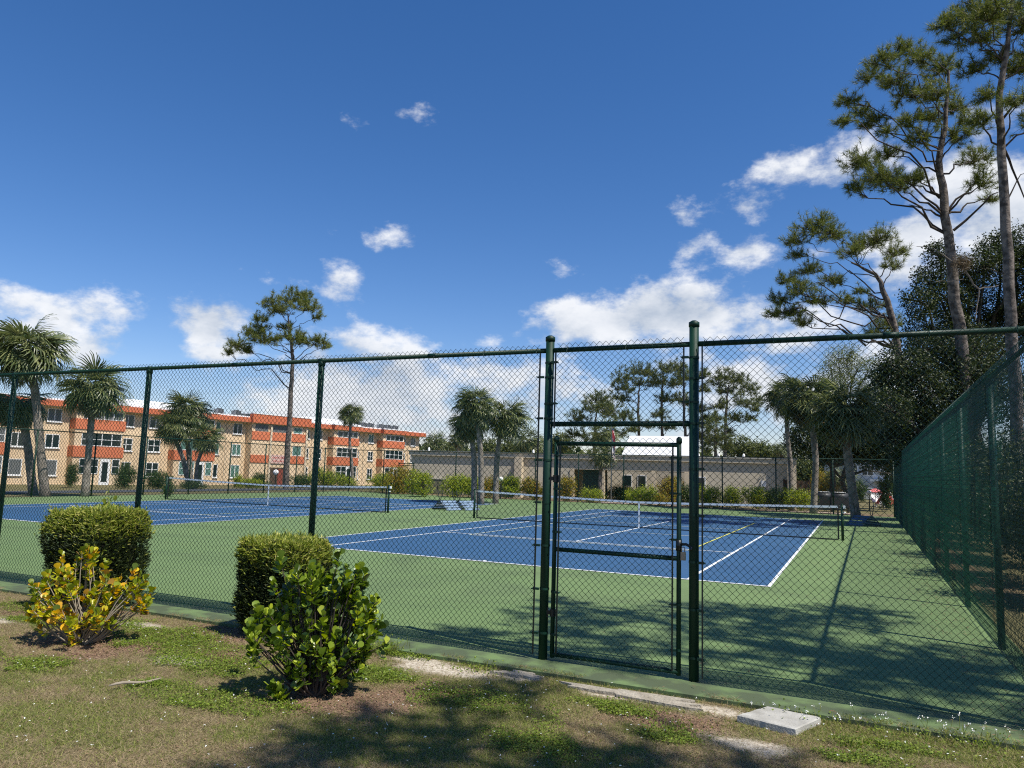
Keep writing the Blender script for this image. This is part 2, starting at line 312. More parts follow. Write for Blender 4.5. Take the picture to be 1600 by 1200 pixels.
def patches(x, y):
    sand = blobs(x, y, SAND); lit_ = blobs(x, y, LITTER); cl = blobs(x, y, CLOVER)
    green = np.clip((fbm(x, y, 1.1, 21)-.50)*7+.02+sstep((x-7.8)/2)*.22+.40*sstep((y+8.9)/1.0), 0, 1)
    green = np.maximum(green*.8, cl)*(1-.9*sand)*(1-.8*lit_*(1-cl))
    return sand, lit_, green, cl
def axis(a, b, fine0, fine1, fs):
    L = [a]; p = a
    while p < b:
        d = max(0, fine0-p, p-fine1); p += max(fs, min(40, d*.22)) if d > 0 else fs; L.append(min(p, b))
    return np.array(L)
gx = axis(-700, 700, -3, 19, .11); gy = axis(-300, 900, -13.5, -6.6, .11)
def sheet(name, xs, ys, zf, m, seed=None):
    X, Y = np.meshgrid(xs, ys); V = np.stack([X, Y, zf(X, Y)], -1).reshape(-1, 3); a, b = len(xs), len(ys)
    i = (np.arange(b-1)[:, None]*a+np.arange(a-1)[None]).ravel(); F = np.stack([i, i+1, i+a+1, i+a], -1)
    return struct(link(name, npmesh(name, V, [(F, 0)], True), m)), X, Y
gm = bpy.data.materials.new('ground_soil_and_thatch'); gm.use_nodes = True; t = gm.node_tree; n, l = t.nodes, t.links; b = n['Principled BSDF']; b.inputs['Roughness'].default_value = .95; b.inputs['Specular IOR Level'].default_value = .2
def nn(tp, **k):
    q = n.new(tp)
    for a, c in k.items(): setattr(q, a, c)
    return q
at = nn('ShaderNodeAttribute', attribute_name='patch'); sp = nn('ShaderNodeSeparateColor'); l.new(at.outputs['Color'], sp.inputs[0])
tcg = nn('ShaderNodeTexCoord')
def noise(s, d=6):
    q = nn('ShaderNodeTexNoise'); q.inputs['Scale'].default_value = s; q.inputs['Detail'].default_value = d; l.new(tcg.outputs['Object'], q.inputs['Vector']); return q.outputs[0]
def ramp(f, c0, c1, a=.35, bb=.65):
    q = nn('ShaderNodeValToRGB'); e = q.color_ramp.elements; e[0].position = a; e[1].position = bb; e[0].color = (*c0, 1); e[1].color = (*c1, 1); l.new(f, q.inputs[0]); return q.outputs[0]
def mixc(f, a, c):
    q = nn('ShaderNodeMix', data_type='RGBA'); l.new(f, q.inputs[0]); l.new(a, q.inputs[6]); l.new(c, q.inputs[7]); return q.outputs[2]
dry = ramp(noise(70, 9), (.09, .068, .036), (.29, .225, .13)); grn = ramp(noise(60, 9), (.05, .058, .018), (.17, .165, .06))
snd = ramp(noise(45, 9), (.30, .25, .18), (.60, .54, .44)); ltr = ramp(noise(60), (.10, .06, .04), (.28, .18, .12))
c_ = mixc(sp.outputs[2], dry, grn); c_ = mixc(sp.outputs[1], c_, ltr); c_ = mixc(sp.outputs[0], c_, snd)
l.new(c_, b.inputs['Base Color']); bp = nn('ShaderNodeBump'); bp.inputs['Strength'].default_value = .8; bp.inputs['Distance'].default_value = .012; l.new(noise(120, 8), bp.inputs['Height']); l.new(bp.outputs[0], b.inputs['Normal'])
g_, X, Y = sheet('ground', gx, gy, lambda x, y: gz(x, y)-.12*((x > CX0+.2) & (x < CX1-.2) & (y > CY0+.25) & (y < CY1-.2)), gm)
s_, l_, gr_, _ = patches(X, Y)
far_ = np.maximum(sstep((-7.5-Y)*0), 0); away = 1-sstep((19-np.abs(X-8))/4)*sstep((-5-Y)/2)
gr_ = gr_*(1-away)+away*(.55+.5*(fbm(X, Y, .12, 31)-.5)); l_ = l_*(1-away)+away*.8*(sstep((Y-30.5)/1.5)*sstep((37.5-Y)/1.5)*sstep((X+20)/3)*sstep((16-X)/3)+sstep((X-13.9)/.4)*sstep((15.5-X)/1)*sstep((Y+1)/4)*sstep((40-Y)/5)); s_ = s_*(1-away)
ca = g_.data.color_attributes.new('patch', 'FLOAT_COLOR', 'POINT'); arr = np.stack([s_, l_, gr_, np.ones_like(s_)], -1).reshape(-1).astype(np.float32); ca.data.foreach_set('color', arr)

# ------------------------------------------------------------------ courts
XB = 14.4
mb = MB().add([(CX0, CY0, -.14), (CX1, CY0, -.14), (XB, CY1, -.14), (CX0, CY1, -.14), (CX0, CY0, 0), (CX1, CY0, 0), (XB, CY1, 0), (CX0, CY1, 0)], [(0, 3, 2, 1), (4, 5, 6, 7), (0, 1, 5, 4), (1, 2, 6, 5), (2, 3, 7, 6), (3, 0, 4, 7)]); struct(mb.build('court_surface', M['court_green']))
def flat(name, rects, z, m):
    q = MB()
    for x0, x1, y0, y1 in rects: q.quad((x0, y0, z), (x1, y0, z), (x1, y1, z), (x0, y1, z))
    return struct(q.build(name, m))
C2 = -16.62
flat('court_paint', [(0, 10.97, 0, 23.77)], .004, M['court_blue']); flat('court_paint', [(C2, C2+10.97, 0, 23.77)], .004, M['court_blue'])
for ox in (0, C2):
    w = .062; W_, Ln = 10.97, 23.77; r = []
    def hl(y, xa, xb, ww=w): r.append((ox+xa, ox+xb, y, y+ww))
    def vl(x, ya, yb, ww=w): r.append((ox+x-ww/2, ox+x+ww/2, ya, yb))
    hl(0, 0, W_, .075); hl(Ln-.075, 0, W_, .075)
    vl(.03, .075, Ln-.075, .06); vl(W_-.03, .075, Ln-.075, .06)
    for x in (1.37+.025, 9.6-.025): vl(x, .075, Ln-.075)
    for y in (5.485, Ln-5.535): hl(y, 1.42, 9.55)
    vl(5.485, 5.535, Ln-5.535); vl(5.485, .075, .19); vl(5.485, Ln-.19, Ln-.075)
    flat('court_lines', r, .008, M['line'])
    r = []
    for y in (5.18, 18.54, 9.75, 13.97): hl(y, 2.43, 8.53)
    vl(2.43, 5.23, 9.75); vl(2.43, 14.02, 18.54); vl(2.43, 9.8, 13.97)
    flat('pickleball_lines', [q for q in r], .012, M['pline'])
    flat('pickleball_lines', [(ox+8.53, ox+8.58, 5.23, 18.54)], .016, M['yline'])

# road beyond the left fence
xs = np.linspace(-37.5, -25.6, 14); ys = np.linspace(-70, 75, 60); sheet('road', xs, ys, lambda x, y: gz(x, y)+.012, M['asphalt'])
xs = np.array([-37.75, -37.55]); sheet('kerb', xs, ys, lambda x, y: gz(x, y)+.12, M['kerb'])
sheet('parking_lines', np.array([-31.4, -31.28]), ys, lambda x, y: gz(x, y)+.02, M['line'])
sheet('path', np.linspace(-3.2, 12.5, 8), np.linspace(33.1, 34.3, 3), lambda x, y: gz(x, y)+.02, mat('pink_path_concrete', (.42, .33, .28), .9))

# ------------------------------------------------------------------ chain link fences
def chain_mesh(w, h, p=.032, r=.0035, k=4, nm='mesh_panel', zb=.03, over=.075, mw='wire'):
    "interlocked zigzag wires in the x-z plane; w wide, from zb up to h + over"
    nW = max(2, round(w/p)); pw = w/nW; nz_ = int(round((h+over-zb)/p)); zz = zb+np.arange(nz_+1)*p
    ang = np.arange(k)*2*math.pi/k+.4; ring = np.stack([np.cos(ang), np.sin(ang)*0+np.sin(ang)], 1)
    V0 = []; 
    for par in (0, 1):
        side = (np.arange(nz_+1)+par) % 2; x = side*pw*1.06; y = np.where(side == 1, .0025, -.0025)*(1 if par == 0 else -1)
        P = np.stack([x, y, zz], 1); P = P+R_.normal(size=P.shape)*[.0012, .0022, .0014]; P[:, 1] += .010*np.sin(zz*1.9+.6)
        V = np.stack([P+r*(a*np.array([.72, 0, -.72*0])+b_*np.array([0, 1, 0])) for a, b_ in ring], 1)  # (nz+1,k,3)
        V0.append(V.reshape(-1, 3))
    m = (nz_+1)*k; i = np.arange(nz_)[:, None]*k; j = np.arange(k)[None]; F = np.stack([i+j, i+(j+1) % k, i+k+(j+1) % k, i+k+j], -1).reshape(-1, 4)
    Vs = np.concatenate([V0[q % 2]+[q*pw, 0, 0] for q in range(nW)]); Fs = np.concatenate([F+q*m for q in range(nW)])
    me = npmesh(nm, Vs, [(Fs, 0)], True); me.materials.append(M[mw]); return me
def capped(mb_, x, y, z0, z1, r, k=16):
    mb_.tube([(x, y, z0), (x, y, z1)], r, k)
    mb_.tube([(x, y, z1-.03), (x, y, z1+.012), (x, y, z1+.03)], [r+.006, r+.006, r*.5], k); return mb_
def put(me, name, parent, loc, rz=0., sx=1.):
    o = link(name, me, None, parent); o.location = loc; o.rotation_euler = (0, 0, rz); o.scale = (sx, 1, 1); return o
FH = 3.05
pan = chain_mesh(2.95, FH-.02)
def fence(name, label, p0, ux, uy, n_, sp_, last=None, skip=(), r_=.038, ends=True, me=pan, side=1):
    "straight run of posts with one mesh panel between each two"
    th = thing(name, label, 'fence', (p0[0], p0[1], 0), math.atan2(uy, ux), group='green chain link fences round the courts')
    for i in range(n_+1):
        if i in skip: continue
        capped(MB(), i*sp_, .0, -.1, FH-.02 if i else FH+.05, r_).build('post', M['post'], th, True)
    for i in range(n_): put(me, 'mesh_panel', th, (i*sp_, side*(r_+.012), 0), 0, sp_/2.95)
    MB().tube([(0, 0, FH), (n_*sp_, 0, FH)], .024, 12).build('top_rail', M['post'], th, True)
    MB().tube([(0, side*(r_+.018), .06), (n_*sp_, side*(r_+.018), .06)], .004, 6).build('bottom_wire', M['wire'], th)
    return th
pan_side = chain_mesh(2.95, FH-.02, p=.035, r=.0023, mw='wire_side')
pan_far = chain_mesh(2.95, FH-.02, p=.036, r=.0028, k=3)
YF = -6.5
# the near fence, left of the gate, gate bay and the run right of the gate
nf = thing('chain_link_fence', 'tall green chain link fence across the foreground behind the clipped hedges', 'fence', (0, YF, 0), 0, 'green chain link fences round the courts')
GL, GR = 9.49, 10.95
posts = [GL-2.93*i for i in range(1, 10)]
for i, x in enumerate(posts): capped(MB(), x, 0, -.1, FH-.03, .036, 20).build('post', M['post'], nf, True)
for x, h, r_ in ((GL, 3.175, .044), (GR, 3.245, .044), (13.72, 3.16, .047)):
    capped(MB(), x, 0, -.1, h, r_, 24).build('gate_post' if x < 12 else 'corner_post', M['post'], nf, True)
xr = GL-.05
for i, x in enumerate(posts):
    x1 = (posts[i-1] if i else GL-.09); w = x1-x
    put(pan, 'mesh_panel', nf, (x, -.052, 0), 0, w/2.95)
wr = 13.66-(GR+.09); put(chain_mesh(wr, FH-.02), 'mesh_panel', nf, (GR+.09, -.052, 0))
MB().tube([(posts[-1], 0, FH), (GL-.04, 0, FH)], .0255, 16).build('top_rail', M['post'], nf, True)
MB().tube([(GR+.04, 0, FH), (13.7, 0, FH)], .0255, 16).build('top_rail', M['post'], nf, True)
MB().tube([(GL+.04, 0, FH+.0), (GR-.04, 0, FH)], .0255, 16).build('top_rail', M['post'], nf, True)
MB().tube([(GL+.04, 0, 2.295), (GR-.04, 0, 2.30)], .0255, 16).build('gate_header', M['post'], nf, True)
tw = chain_mesh(GR-GL-.18, FH-.02, zb=2.22); put(tw, 'mesh_panel', nf, (GL+.09, -.03, 0))
bars = MB()
for x, z0, z1 in ((GL-.085, .05, FH-.03), (GL+.085, 2.25, FH-.03), (GR-.085, 2.25, FH-.03), (GR+.085, .04, FH-.03)): bars.box(x-.006, x+.006, -.062, -.046, z0, z1)
bars.build('tension_bar', M['black'], nf)
for x, sgn, r_, z0 in ((GL, -1, .044, .25), (GL, 1, .044, 2.5), (GR, -1, .044, 2.5), (GR, 1, .044, .2)):
    z = z0
    while z < FH:
        bd = MB().tube([(x, 0, z-.01), (x, 0, z+.01)], r_+.004, 16)
        bd.box(min(x+sgn*.04, x+sgn*.1), max(x+sgn*.04, x+sgn*.1), -.06, -.04, z-.011, z+.011).tube([(x+sgn*.105, -.085, z), (x+sgn*.105, -.03, z)], .007, 6).build('tension_band', M['post'], nf); z += .42
for x, z in ((posts[0], FH), (posts[1], FH), (posts[2], FH)):
    MB().tube([(x-.04, 0, z), (x+.04, 0, z)], .031, 14).build('rail_cap', M['post'], nf, True)
for x in (8.1, 5.2, 12.6): MB().tube([(x-.06, 0, FH), (x+.06, 0, FH)], .0275, 14).build('rail_sleeve', M['post'], nf, True)
for a_, b_ in ((posts[3], GL-.1), (GR+.1, 13.6), (GL+.2, GR-.2)):
    for x in np.arange(a_, b_, .61): MB().tube([(x, -.06, FH-.03), (x+.003, -.03, FH+.03), (x+.006, .03, FH+.005), (x+.004, -.02, FH-.034)], .003, 5).build('tie_wire', M['wire'], nf)
bw = MB().tube([(posts[-1], -.056, .055), (GL-.1, -.056, .05)], .0035, 5); bw.tube([(GR+.1, -.056, .05), (13.65, -.056, .05)], .0035, 5); bw.build('bottom_wire', M['wire'], nf)
# the gate leaf
ga = thing('chain_link_gate', 'narrow green chain link gate closed between two tall posts', 'gate', (GL+.10, YF-.01, .03))
gw = GR-GL-.235; fr = .0215
for x in (0, gw): capped(MB(), x, 0, .0, 2.115, fr, 16).build('gate_stile', M['post'], ga, True)
MB().tube([(0, 0, .03), (gw, 0, .03)], fr, 14).build('bottom_rail', M['post'], ga, True)
MB().tube([(0, 0, 1.03), (gw, 0, 1.03)], fr, 14).build('middle_rail', M['post'], ga, True)
MB().tube([(0, 0, 2.07), (gw, 0, 2.07)], fr, 14).build('top_rail', M['post'], ga, True)
put(chain_mesh(gw-.09, 2.06, zb=.02, over=.065), 'mesh_panel', ga, (.045, -.028, 0))
q = MB()
for x in (.052, gw-.052): q.box(x-.006, x+.006, -.04, -.022, .04, 2.05)
q.build('tension_bar', M['black'], ga)
q = MB()
for x, s_g in ((0, 1), (gw, -1)):
    for z in (.22, .62, 1.2, 1.62, 1.95):
        q = MB(); q.tube([(x, 0, z-.01), (x, 0, z+.01)], fr+.004, 12); q.box(min(x+s_g*.02, x+s_g*.065), max(x+s_g*.02, x+s_g*.065), -.038, -.02, z-.01, z+.01); q.tube([(x+s_g*.072, -.06, z), (x+s_g*.072, -.01, z)], .007, 6); q.build('tension_band', M['post'], ga)
for z in (.42, 1.72):
    q = MB(); q.tube([(0, 0, z-.035), (0, 0, z+.035)], fr+.008, 12); q.box(-.075, -.01, -.012, .012, z-.02, z+.02); q.tube([(-.06, 0, z-.05), (-.06, 0, z+.05)], .012, 8); q.build('hinge', M['black'], ga)
q = MB(); q.tube([(gw, 0, 1.10), (gw, 0, 1.2)], fr+.007, 12); q.tube([(gw+.02, -.01, 1.16), (gw+.07, -.02, 1.165), (gw+.12, -.02, 1.14)], .013, 8); q.tube([(gw+.12, -.06, 1.12), (gw+.12, .0, 1.16), (gw+.12, .06, 1.12)], .012, 8); q.build('latch', M['black'], ga, True)
pl = thing('padlock', 'small steel padlock hanging from the latch of the gate', 'padlock', (GL+.10+gw+.045, YF-.035, 1.05))
q = MB().box(-.022, .022, -.011, .011, 0, .075); q.build('lock_body', M['steel'], pl)
a_ = np.linspace(0, math.pi, 9); MB().tube([(-.014, 0, .07), *[(-.014*math.cos(t_), 0, .105+.014*math.sin(t_)) for t_ in a_], (.014, 0, .07)], .0045, 6).build('shackle', M['steel'], pl, True)

rf = fence('chain_link_fence', 'long green chain link fence running away along the right side of the court', (13.7, YF), .015, 1, 12, 3.125, skip=(0,), me=pan_side)
ff = fence('chain_link_fence', 'green chain link fence across the far end of the courts before the low building', (-21.5, 31.2), 1, 0, 12, 2.975, me=pan_far, skip=(2,), side=-1)
lf = fence('chain_link_fence', 'green chain link fence along the left side of the far court, by the road', (-21.5, YF), 0, 1, 13, 2.9, me=pan_far)
# small far gate in the far fence
fg = thing('chain_link_gate', 'far green gate with a double top bar beside the tall shrubs', 'gate', (-17.2, 31.15, 0))
for x in (0, 1.25): capped(MB(), x, 0, 0, 2.2, .035, 10).build('gate_stile', M['post'], fg)
MB().tube([(0, 0, 2.15), (1.25, 0, 2.15)], .024, 8).tube([(0, 0, 2.02), (1.25, 0, 2.02)], .02, 8).build('top_rail', M['post'], fg)
MB().tube([(0, 0, .08), (1.25, 0, .08)], .022, 8).build('bottom_rail', M['steel'], fg)

# ------------------------------------------------------------------ nets
def net(x0, x1, y, label):
    th = thing('tennis_net', label, 'net', ((x0+x1)/2, y, 0), 0, 'tennis nets'); h = (x1-x0)/2
    H = lambda x: .915+(1.06-.915)*abs(x/h)**1.25
    for s_ in (-1, 1):
        q = MB(); q.tube([(s_*(h+.0), 0, -.02), (s_*(h+.0), 0, 1.10)], .042, 14); q.tube([(s_*h, 0, 1.09), (s_*h, 0, 1.12)], [.05, .03], 14); q.build('net_post', M['post'], th, True)
    q = MB(); q.tube([(h+.045, -.06, .86), (h+.07, -.02, .86), (h+.1, 0, .86)], .02, 8); q.box(h+.03, h+.1, -.05, .05, .98, 1.07); q.build('net_winder', M['tape'], th)
    hh = h-.12; xs_ = np.arange(-hh, hh+.001, .05); q = MB()
    for x in xs_: q.tube([(x, 0, .03), (x, 0, H(x)-.03)], .0019, 3, False)
    for f_ in np.linspace(0.0, 1, 21): q.tube([(x, 0, .03+(H(x)-.06)*f_) for x in np.linspace(-hh, hh, 25)], .0021, 3, False)
    q.build('net_mesh', M['netcord'], th)
    q = MB(); xx = np.linspace(-hh, hh, 41)
    for a, c in zip(xx[:-1], xx[1:]):
        q.add([(a, -.006, H(a)-.065), (c, -.006, H(c)-.065), (c, -.006, H(c)), (a, -.006, H(a)), (a, .006, H(a)-.065), (c, .006, H(c)-.065), (c, .006, H(c)), (a, .006, H(a))], [(0, 1, 2, 3), (5, 4, 7, 6), (3, 2, 6, 7), (1, 0, 4, 5)])
    q.build('net_tape', M['tape'], th)
    q = MB()
    for s_ in (-1, 1): q.box(s_*hh-.022, s_*hh+.022, -.01, .01, .03, H(hh)-.07)
    q.box(-hh, hh, -.008, .008, .012, .045); q.build('net_edge_band', M['netcord'], th)
    MB().box(-.025, .025, -.012, .012, 0, .905).build('centre_strap', M['tape'], th)
    MB().tube([(-h, 0, 1.07), *[(x, 0, H(x)+.002) for x in np.linspace(-hh, hh, 21)], (h, 0, 1.07)], .005, 5).build('net_cable', M['steel'], th)
    return th
net(-.93, 11.93, 11.885, 'tennis net stretched across the near right court seen through the gate')
net(C2-.93, C2+11.75, 11.885, 'tennis net stretched across the far left court in front of the peach building')

# ------------------------------------------------------------------ court benches lying folded by the net posts
def bench(loc, rz, label, legs_up=True):
    th = thing('court_bench', label, 'bench', loc, rz, 'slatted benches tipped over on the courts')
    for k_, s_ in enumerate((-1, 1)):
        q = MB()
        for i in range(4):
            a = .06+i*.115; c = a+.07; x0, x1 = s_*a*1.05, s_*c*1.05; z0, z1 = .46-a*.93, .46-c*.93
            q.add([(x0, -.48, z0), (x1, -.48, z1), (x1, .48, z1), (x0, .48, z0), (x0, -.48, z0-.02), (x1, -.48, z1-.02), (x1, .48, z1-.02), (x0, .48, z0-.02)], [(0, 1, 2, 3), (7, 6, 5, 4), (0, 4, 5, 1), (1, 5, 6, 2), (2, 6, 7, 3), (3, 7, 4, 0)])
        q.build('seat_slats' if k_ else 'back_slats', M['slat'] if k_ else M['slatdark'], th)
    for y in (-.45, .45):
        q = MB(); q.tube([(-.5, y, .01), (0, y, .44), (.5, y, .01)], .016, 8); q.build('frame', M['darkplastic'], th)
        q = MB(); q.tube([(-.03, y, .42), (-.14, y-.03, .86)], .014, 8); q.tube([(.03, y, .42), (.15, y+.03, .84)], .014, 8); q.build('leg', M['darkplastic'], th)
    return th
b1 = G(693, 797); b2 = G(722, 797)
bench((b1[0], b1[1]+.3, .012), rad(-16), 'tipped over slatted bench nearer the far left net, its legs in the air')
bench((b2[0], b2[1]+.3, .012), rad(-16), 'tipped over slatted bench close beside the left post of the right net')
b3 = G(1346, 822); bench((b3[0]+.1, b3[1]+.4, .012), rad(40), 'tipped over bench in the shade right of the near net post by the right fence')

# ------------------------------------------------------------------ peach apartment block
APT_A = np.array([-63.86, 40.304, -1.0]); APT_Y = math.atan2(.98615, .16587)
apt = thing('apartment_building', 'long three storey peach apartment block with orange balcony bands and white roof', 'building', APT_A, APT_Y)
S0, S1, DEP = -24., 54.4, 14.
MB().box(S0, S1, 0, DEP, -.3, 8.2).build('wall', M['stucco'], apt)
def hip(x0, x1, y0, y1, z0, z1, inx, iny):
    return MB().add([(x0, y0, z0), (x1, y0, z0), (x1, y1, z0), (x0, y1, z0), (x0+inx, y0+iny, z1), (x1-inx, y0+iny, z1), (x1-inx, y1-iny, z1), (x0+inx, y1-iny, z1)], [(0, 3, 2, 1), (4, 5, 6, 7), (0, 1, 5, 4), (1, 2, 6, 5), (2, 3, 7, 6), (3, 0, 4, 7)])
rf_ = MB().box(S0-.6, S1+.4, -.85, DEP+.8, 8.86, 9.02).build('roof', M['roofwhite'], apt)
for a_, b_ in ((4, 14.5), (30.2, 41)): hip(a_, b_, -.4, 9, 9.024, 9.95, 1.4, 2.4).build('raised_roof', M['roofwhite'], rf_)
BAYS = [(-24.6, -19.6), (-13.4, -8.2), (-1.9, 3.35), (9.5, 14.8), (20.1, 29.3), (34.2, 39.2), (44.4, 49.3)]
fa = MB(); seg = S0-.62
def fasc(x0, x1, y, z0, z1):
    fa.box(x0, x1, y, y+.12, z0, z1)
    for x in np.arange(x0+.12, x1, .26): fa.tube([(x, y-.01, z0+.02), (x, y-.01, z1-.02)], .085, 6)
for a_, b_ in BAYS:
    if a_ > seg: fasc(seg, a_-.25, -.97, 8.22, 8.85)
    cz = 9.35 if a_ == 20.1 else 8.85
    fasc(a_-.25, b_+.25, -1.62, 8.19, cz); fa.box(a_-.25, a_-.13, -1.5, -.9, 8.2, cz-.01); fa.box(b_+.13, b_+.25, -1.5, -.9, 8.2, cz-.01); seg = b_+.25
fasc(seg, S1+.45, -.97, 8.22, 8.85); fa.box(S1+.45, S1+.57, -.97, DEP, 8.2, 8.84)
fa.build('roof_fascia', M['fascia'], apt)
sf = MB().box(S0-.5, S1+.44, -.86, .0, 8.16, 8.22)
for a_, b_ in BAYS: sf.box(a_-.24, b_+.24, -1.5, -.865, 8.165, 8.20)
MB().box(19.9, 29.5, -1.7, 4, 9.36, 9.48).build('roof_step', M['roofwhite'], apt)
for a_, b_ in BAYS:
    if a_ != 20.1: MB().box(a_-.3, b_+.3, -1.66, -.86, 8.86, 9.0).build('roof_edge', M['roofwhite'], apt)
sf.build('soffit', M['cream'], apt)
wc = [0]
def window(s0, s1, z0, z1, y=0., cols=2, rows=2, glass=None, sill=True):
    wc[0] += 1; t_ = .07; f = MB(); f.box(s0, s1, y-.05, y-.004, z1-t_, z1); f.box(s0, s1, y-.05, y-.004, z0, z0+t_)
    f.box(s0, s0+t_, y-.05, y-.004, z0+t_, z1-t_); f.box(s1-t_, s1, y-.05, y-.004, z0+t_, z1-t_)
    for i in range(1, cols): x = s0+(s1-s0)*i/cols; f.box(x-.045, x+.045, y-.048, y-.005, z0+t_, z1-t_)
    for j in range(1, rows): z = z0+(z1-z0)*j/rows; f.box(s0+t_, s1-t_, y-.046, y-.006, z-.028, z+.028)
    o = f.build('window', M['white'], apt)
    gk = glass or random.choice(['glass', 'glass', 'curtain', 'glass', 'screen'])
    MB().box(s0+.02, s1-.02, y-.024, y-.003, z0+.02, z1-.02).build('pane', M[gk], o)
    if sill: MB().box(s0-.1, s1+.1, y-.13, y-.002, z0-.1, z0-.004).build('sill', M['white'], o)
F1, F2, F3 = (.95, 2.6), (3.85, 5.28), (6.62, 8.0)
wins = {-22.: 0}
for s0, s1, g1, g2, g3, rr in [(-18.2,-16.9,'screen','glass','screen',2),(-15.6,-14.3,'screen','glass','screen',2),(-7.45,-6.2,'screen','glass','glass',1),(-4.25,-2.85,'screen','glass','screen',1),(3.55,5.0,'glass','glass','glass',2),(6.85,8.35,'glass','glass','glass',2),
        (14.95,16.2,'glass','curtain','curtain',1),(18.1,19.4,'curtain','curtain','glass',1),(29.55,30.65,'glass','glass','glass',2),(31.8,33.0,'glass','glass','glass',2),(39.4,40.5,'glass','glass','glass',2),(42.4,43.5,'glass','glass','curtain',2),(49.9,50.9,'glass','glass','glass',2),(52.2,53.3,'screen','screen','glass',2)]:
    window(s0, s1, *F1, glass=g1, rows=rr if s0 > 0 and rr == 1 else 2 if s0 > 0 else 1, cols=2 if s0 > 0 else 1); window(s0, s1, *F2, glass=g2, rows=rr); window(s0, s1, *F3, glass=g3, rows=1)
for k_, (a_, b_) in enumerate(BAYS):
    MB().box(a_, b_, -1.2, -.002, -.3, 8.155).build('bay_wall', M['stucco'] if a_ != 20.1 else M['stucco'], apt)
    if a_ == 20.1: continue
    for z0, z1 in ((3.0, 4.15), (5.98, 7.08)):
        MB().box(a_-.06, b_+.06, -1.3, -.006, z0, z1).build('balcony_panel', M['orange'], apt)
    gl = ['glass', 'screen', 'glass', 'curtain', '', 'glass', 'glass'][k_]
    window(a_+.7, b_-.25, 4.22, 5.62, -1.2, 4, 2 if gl != 'curtain' else 1, gl, False); window(a_+.7, b_-.25, 7.12, 8.05, -1.2, 4, 1, 'glass' if k_ != 2 else 'screen', False)
    window(a_+.7, a_+2.7, 1.2, 2.85, -1.2, 2, 2, gl, False); window(b_-1.1, b_-.25, 1.2, 2.85, -1.2, 1, 2, gl, False)
    dr = MB().box(b_-2.35, b_-1.25, -1.25, -1.204, -.1, 2.85).build('door', M['white'], apt); MB().box(b_-2.12, b_-1.5, -1.258, -1.252, .35, 2.5).build('pane', M['glass'], dr)
# centre bay: piers, short orange bands, sign, entrance
q = MB()
for x in (22.9, 26.1, 28.9): q.box(x, x+.28, -1.42, -1.202, -.2, 8.1)
q.build('pier', M['cream'], apt)
for (x0, x1) in ((20.1, 22.88), (23.2, 26.08), (26.4, 28.88)):
    MB().box(x0, x1, -1.3, -1.203, 6.0, 7.1).build('balcony_panel', M['orange'], apt)
for (x0, x1) in ((20.1, 22.88), (26.4, 28.88)):
    MB().box(x0, x1, -1.3, -1.203, 3.0, 4.0).build('balcony_panel', M['orange'], apt)
window(26.8, 28.3, 4.1, 5.4, -1.2, 1, 1, 'curtain', False); window(26.8, 28.3, 7.15, 8.0, -1.2, 1, 1, 'curtain', False)
MB().box(20.6, 22.6, -1.215, -1.203, 7.15, 8.1).box(23.4, 25.9, -1.215, -1.203, 7.15, 8.1).build('open_gallery', M['screen'], apt)
MB().box(23.3, 25.7, -1.215, -1.203, -.2, 2.4).build('entrance_recess', M['brown'], apt)
dr = MB().box(24.6, 25.4, -1.26, -1.22, -.1, 2.2).build('entrance_door', mat('red_brown_door', (.22, .05, .03), .6), apt)
sg = MB().box(23.25, 26.05, -1.34, -1.25, 2.95, 4.1).build('name_sign', mat('pale_pink_sign', (.62, .42, .36), .7), apt)
q = MB()
for row, z in enumerate((3.72, 3.24)):
    x = 23.5+.15*row
    while x < 25.7:
        w = random.uniform(.09, .2); h_ = random.uniform(.18, .32)
        q.box(x, x+.05, -1.352, -1.345, z-.1, z-.1+h_); q.box(x, x+w, -1.353, -1.346, z-.1+random.choice((0, .09, h_-.05)), z-.05+random.choice((0, .05))+.02); x += w+.07
q.build('lettering', M['signred'], sg)
for x in (-6., 6.0, 17.1, 31.1, 41.4, 51.6): MB().tube([(x, -.06, .1), (x, -.06, 8.0), (x, -.5, 8.15)], .045, 6).build('downpipe', M['cream'], apt)
MB().box(S0, S1, -.06, -.003, -.3, .05).build('plinth', M['cream'], apt)
def rooftop_ac(s, w, label, y=1.2):
    p = Matrix.Translation(Vector(APT_A)) @ Matrix.Rotation(APT_Y, 4, 'Z') @ Vector((s, y, 9.03))
    th = thing('air_conditioner', label, 'air conditioner', p, APT_Y, 'air conditioners on the apartment roof')
    MB().box(-w/2, w/2, -.45, .45, 0, .72).build('housing', M['acgrey'], th); q = MB()
    for z in np.arange(.12, .66, .09): q.box(-w/2+.06, w/2-.06, -.47, -.452, z, z+.045)
    q.build('louvres', M['fan'], th); MB().tube([(0, 0, .722), (0, 0, .80)], .34*min(1, w), 14).build('fan_guard', M['fan'], th)
for i, (s, w, nm_) in enumerate([(16.6, .9, 'left of the pair on the roof edge beside the double palm'), (19.2, .9, 'right of the pair on the roof edge beside the double palm'),
        (40.8, .9, 'first in the row just right of the small round palm crown'), (42.3, 1.0, 'second in the row right of the small round palm crown'), (43.8, .9, 'third in the row right of the small round palm crown'),
        (46.2, 1., 'first in the last row towards the right roof end'), (47.8, 1., 'middle of the last row towards the right roof end'), (49.4, 1., 'nearest the right end of the apartment roof')]):
    rooftop_ac(s, w, 'grey rooftop air conditioner, '+nm_)

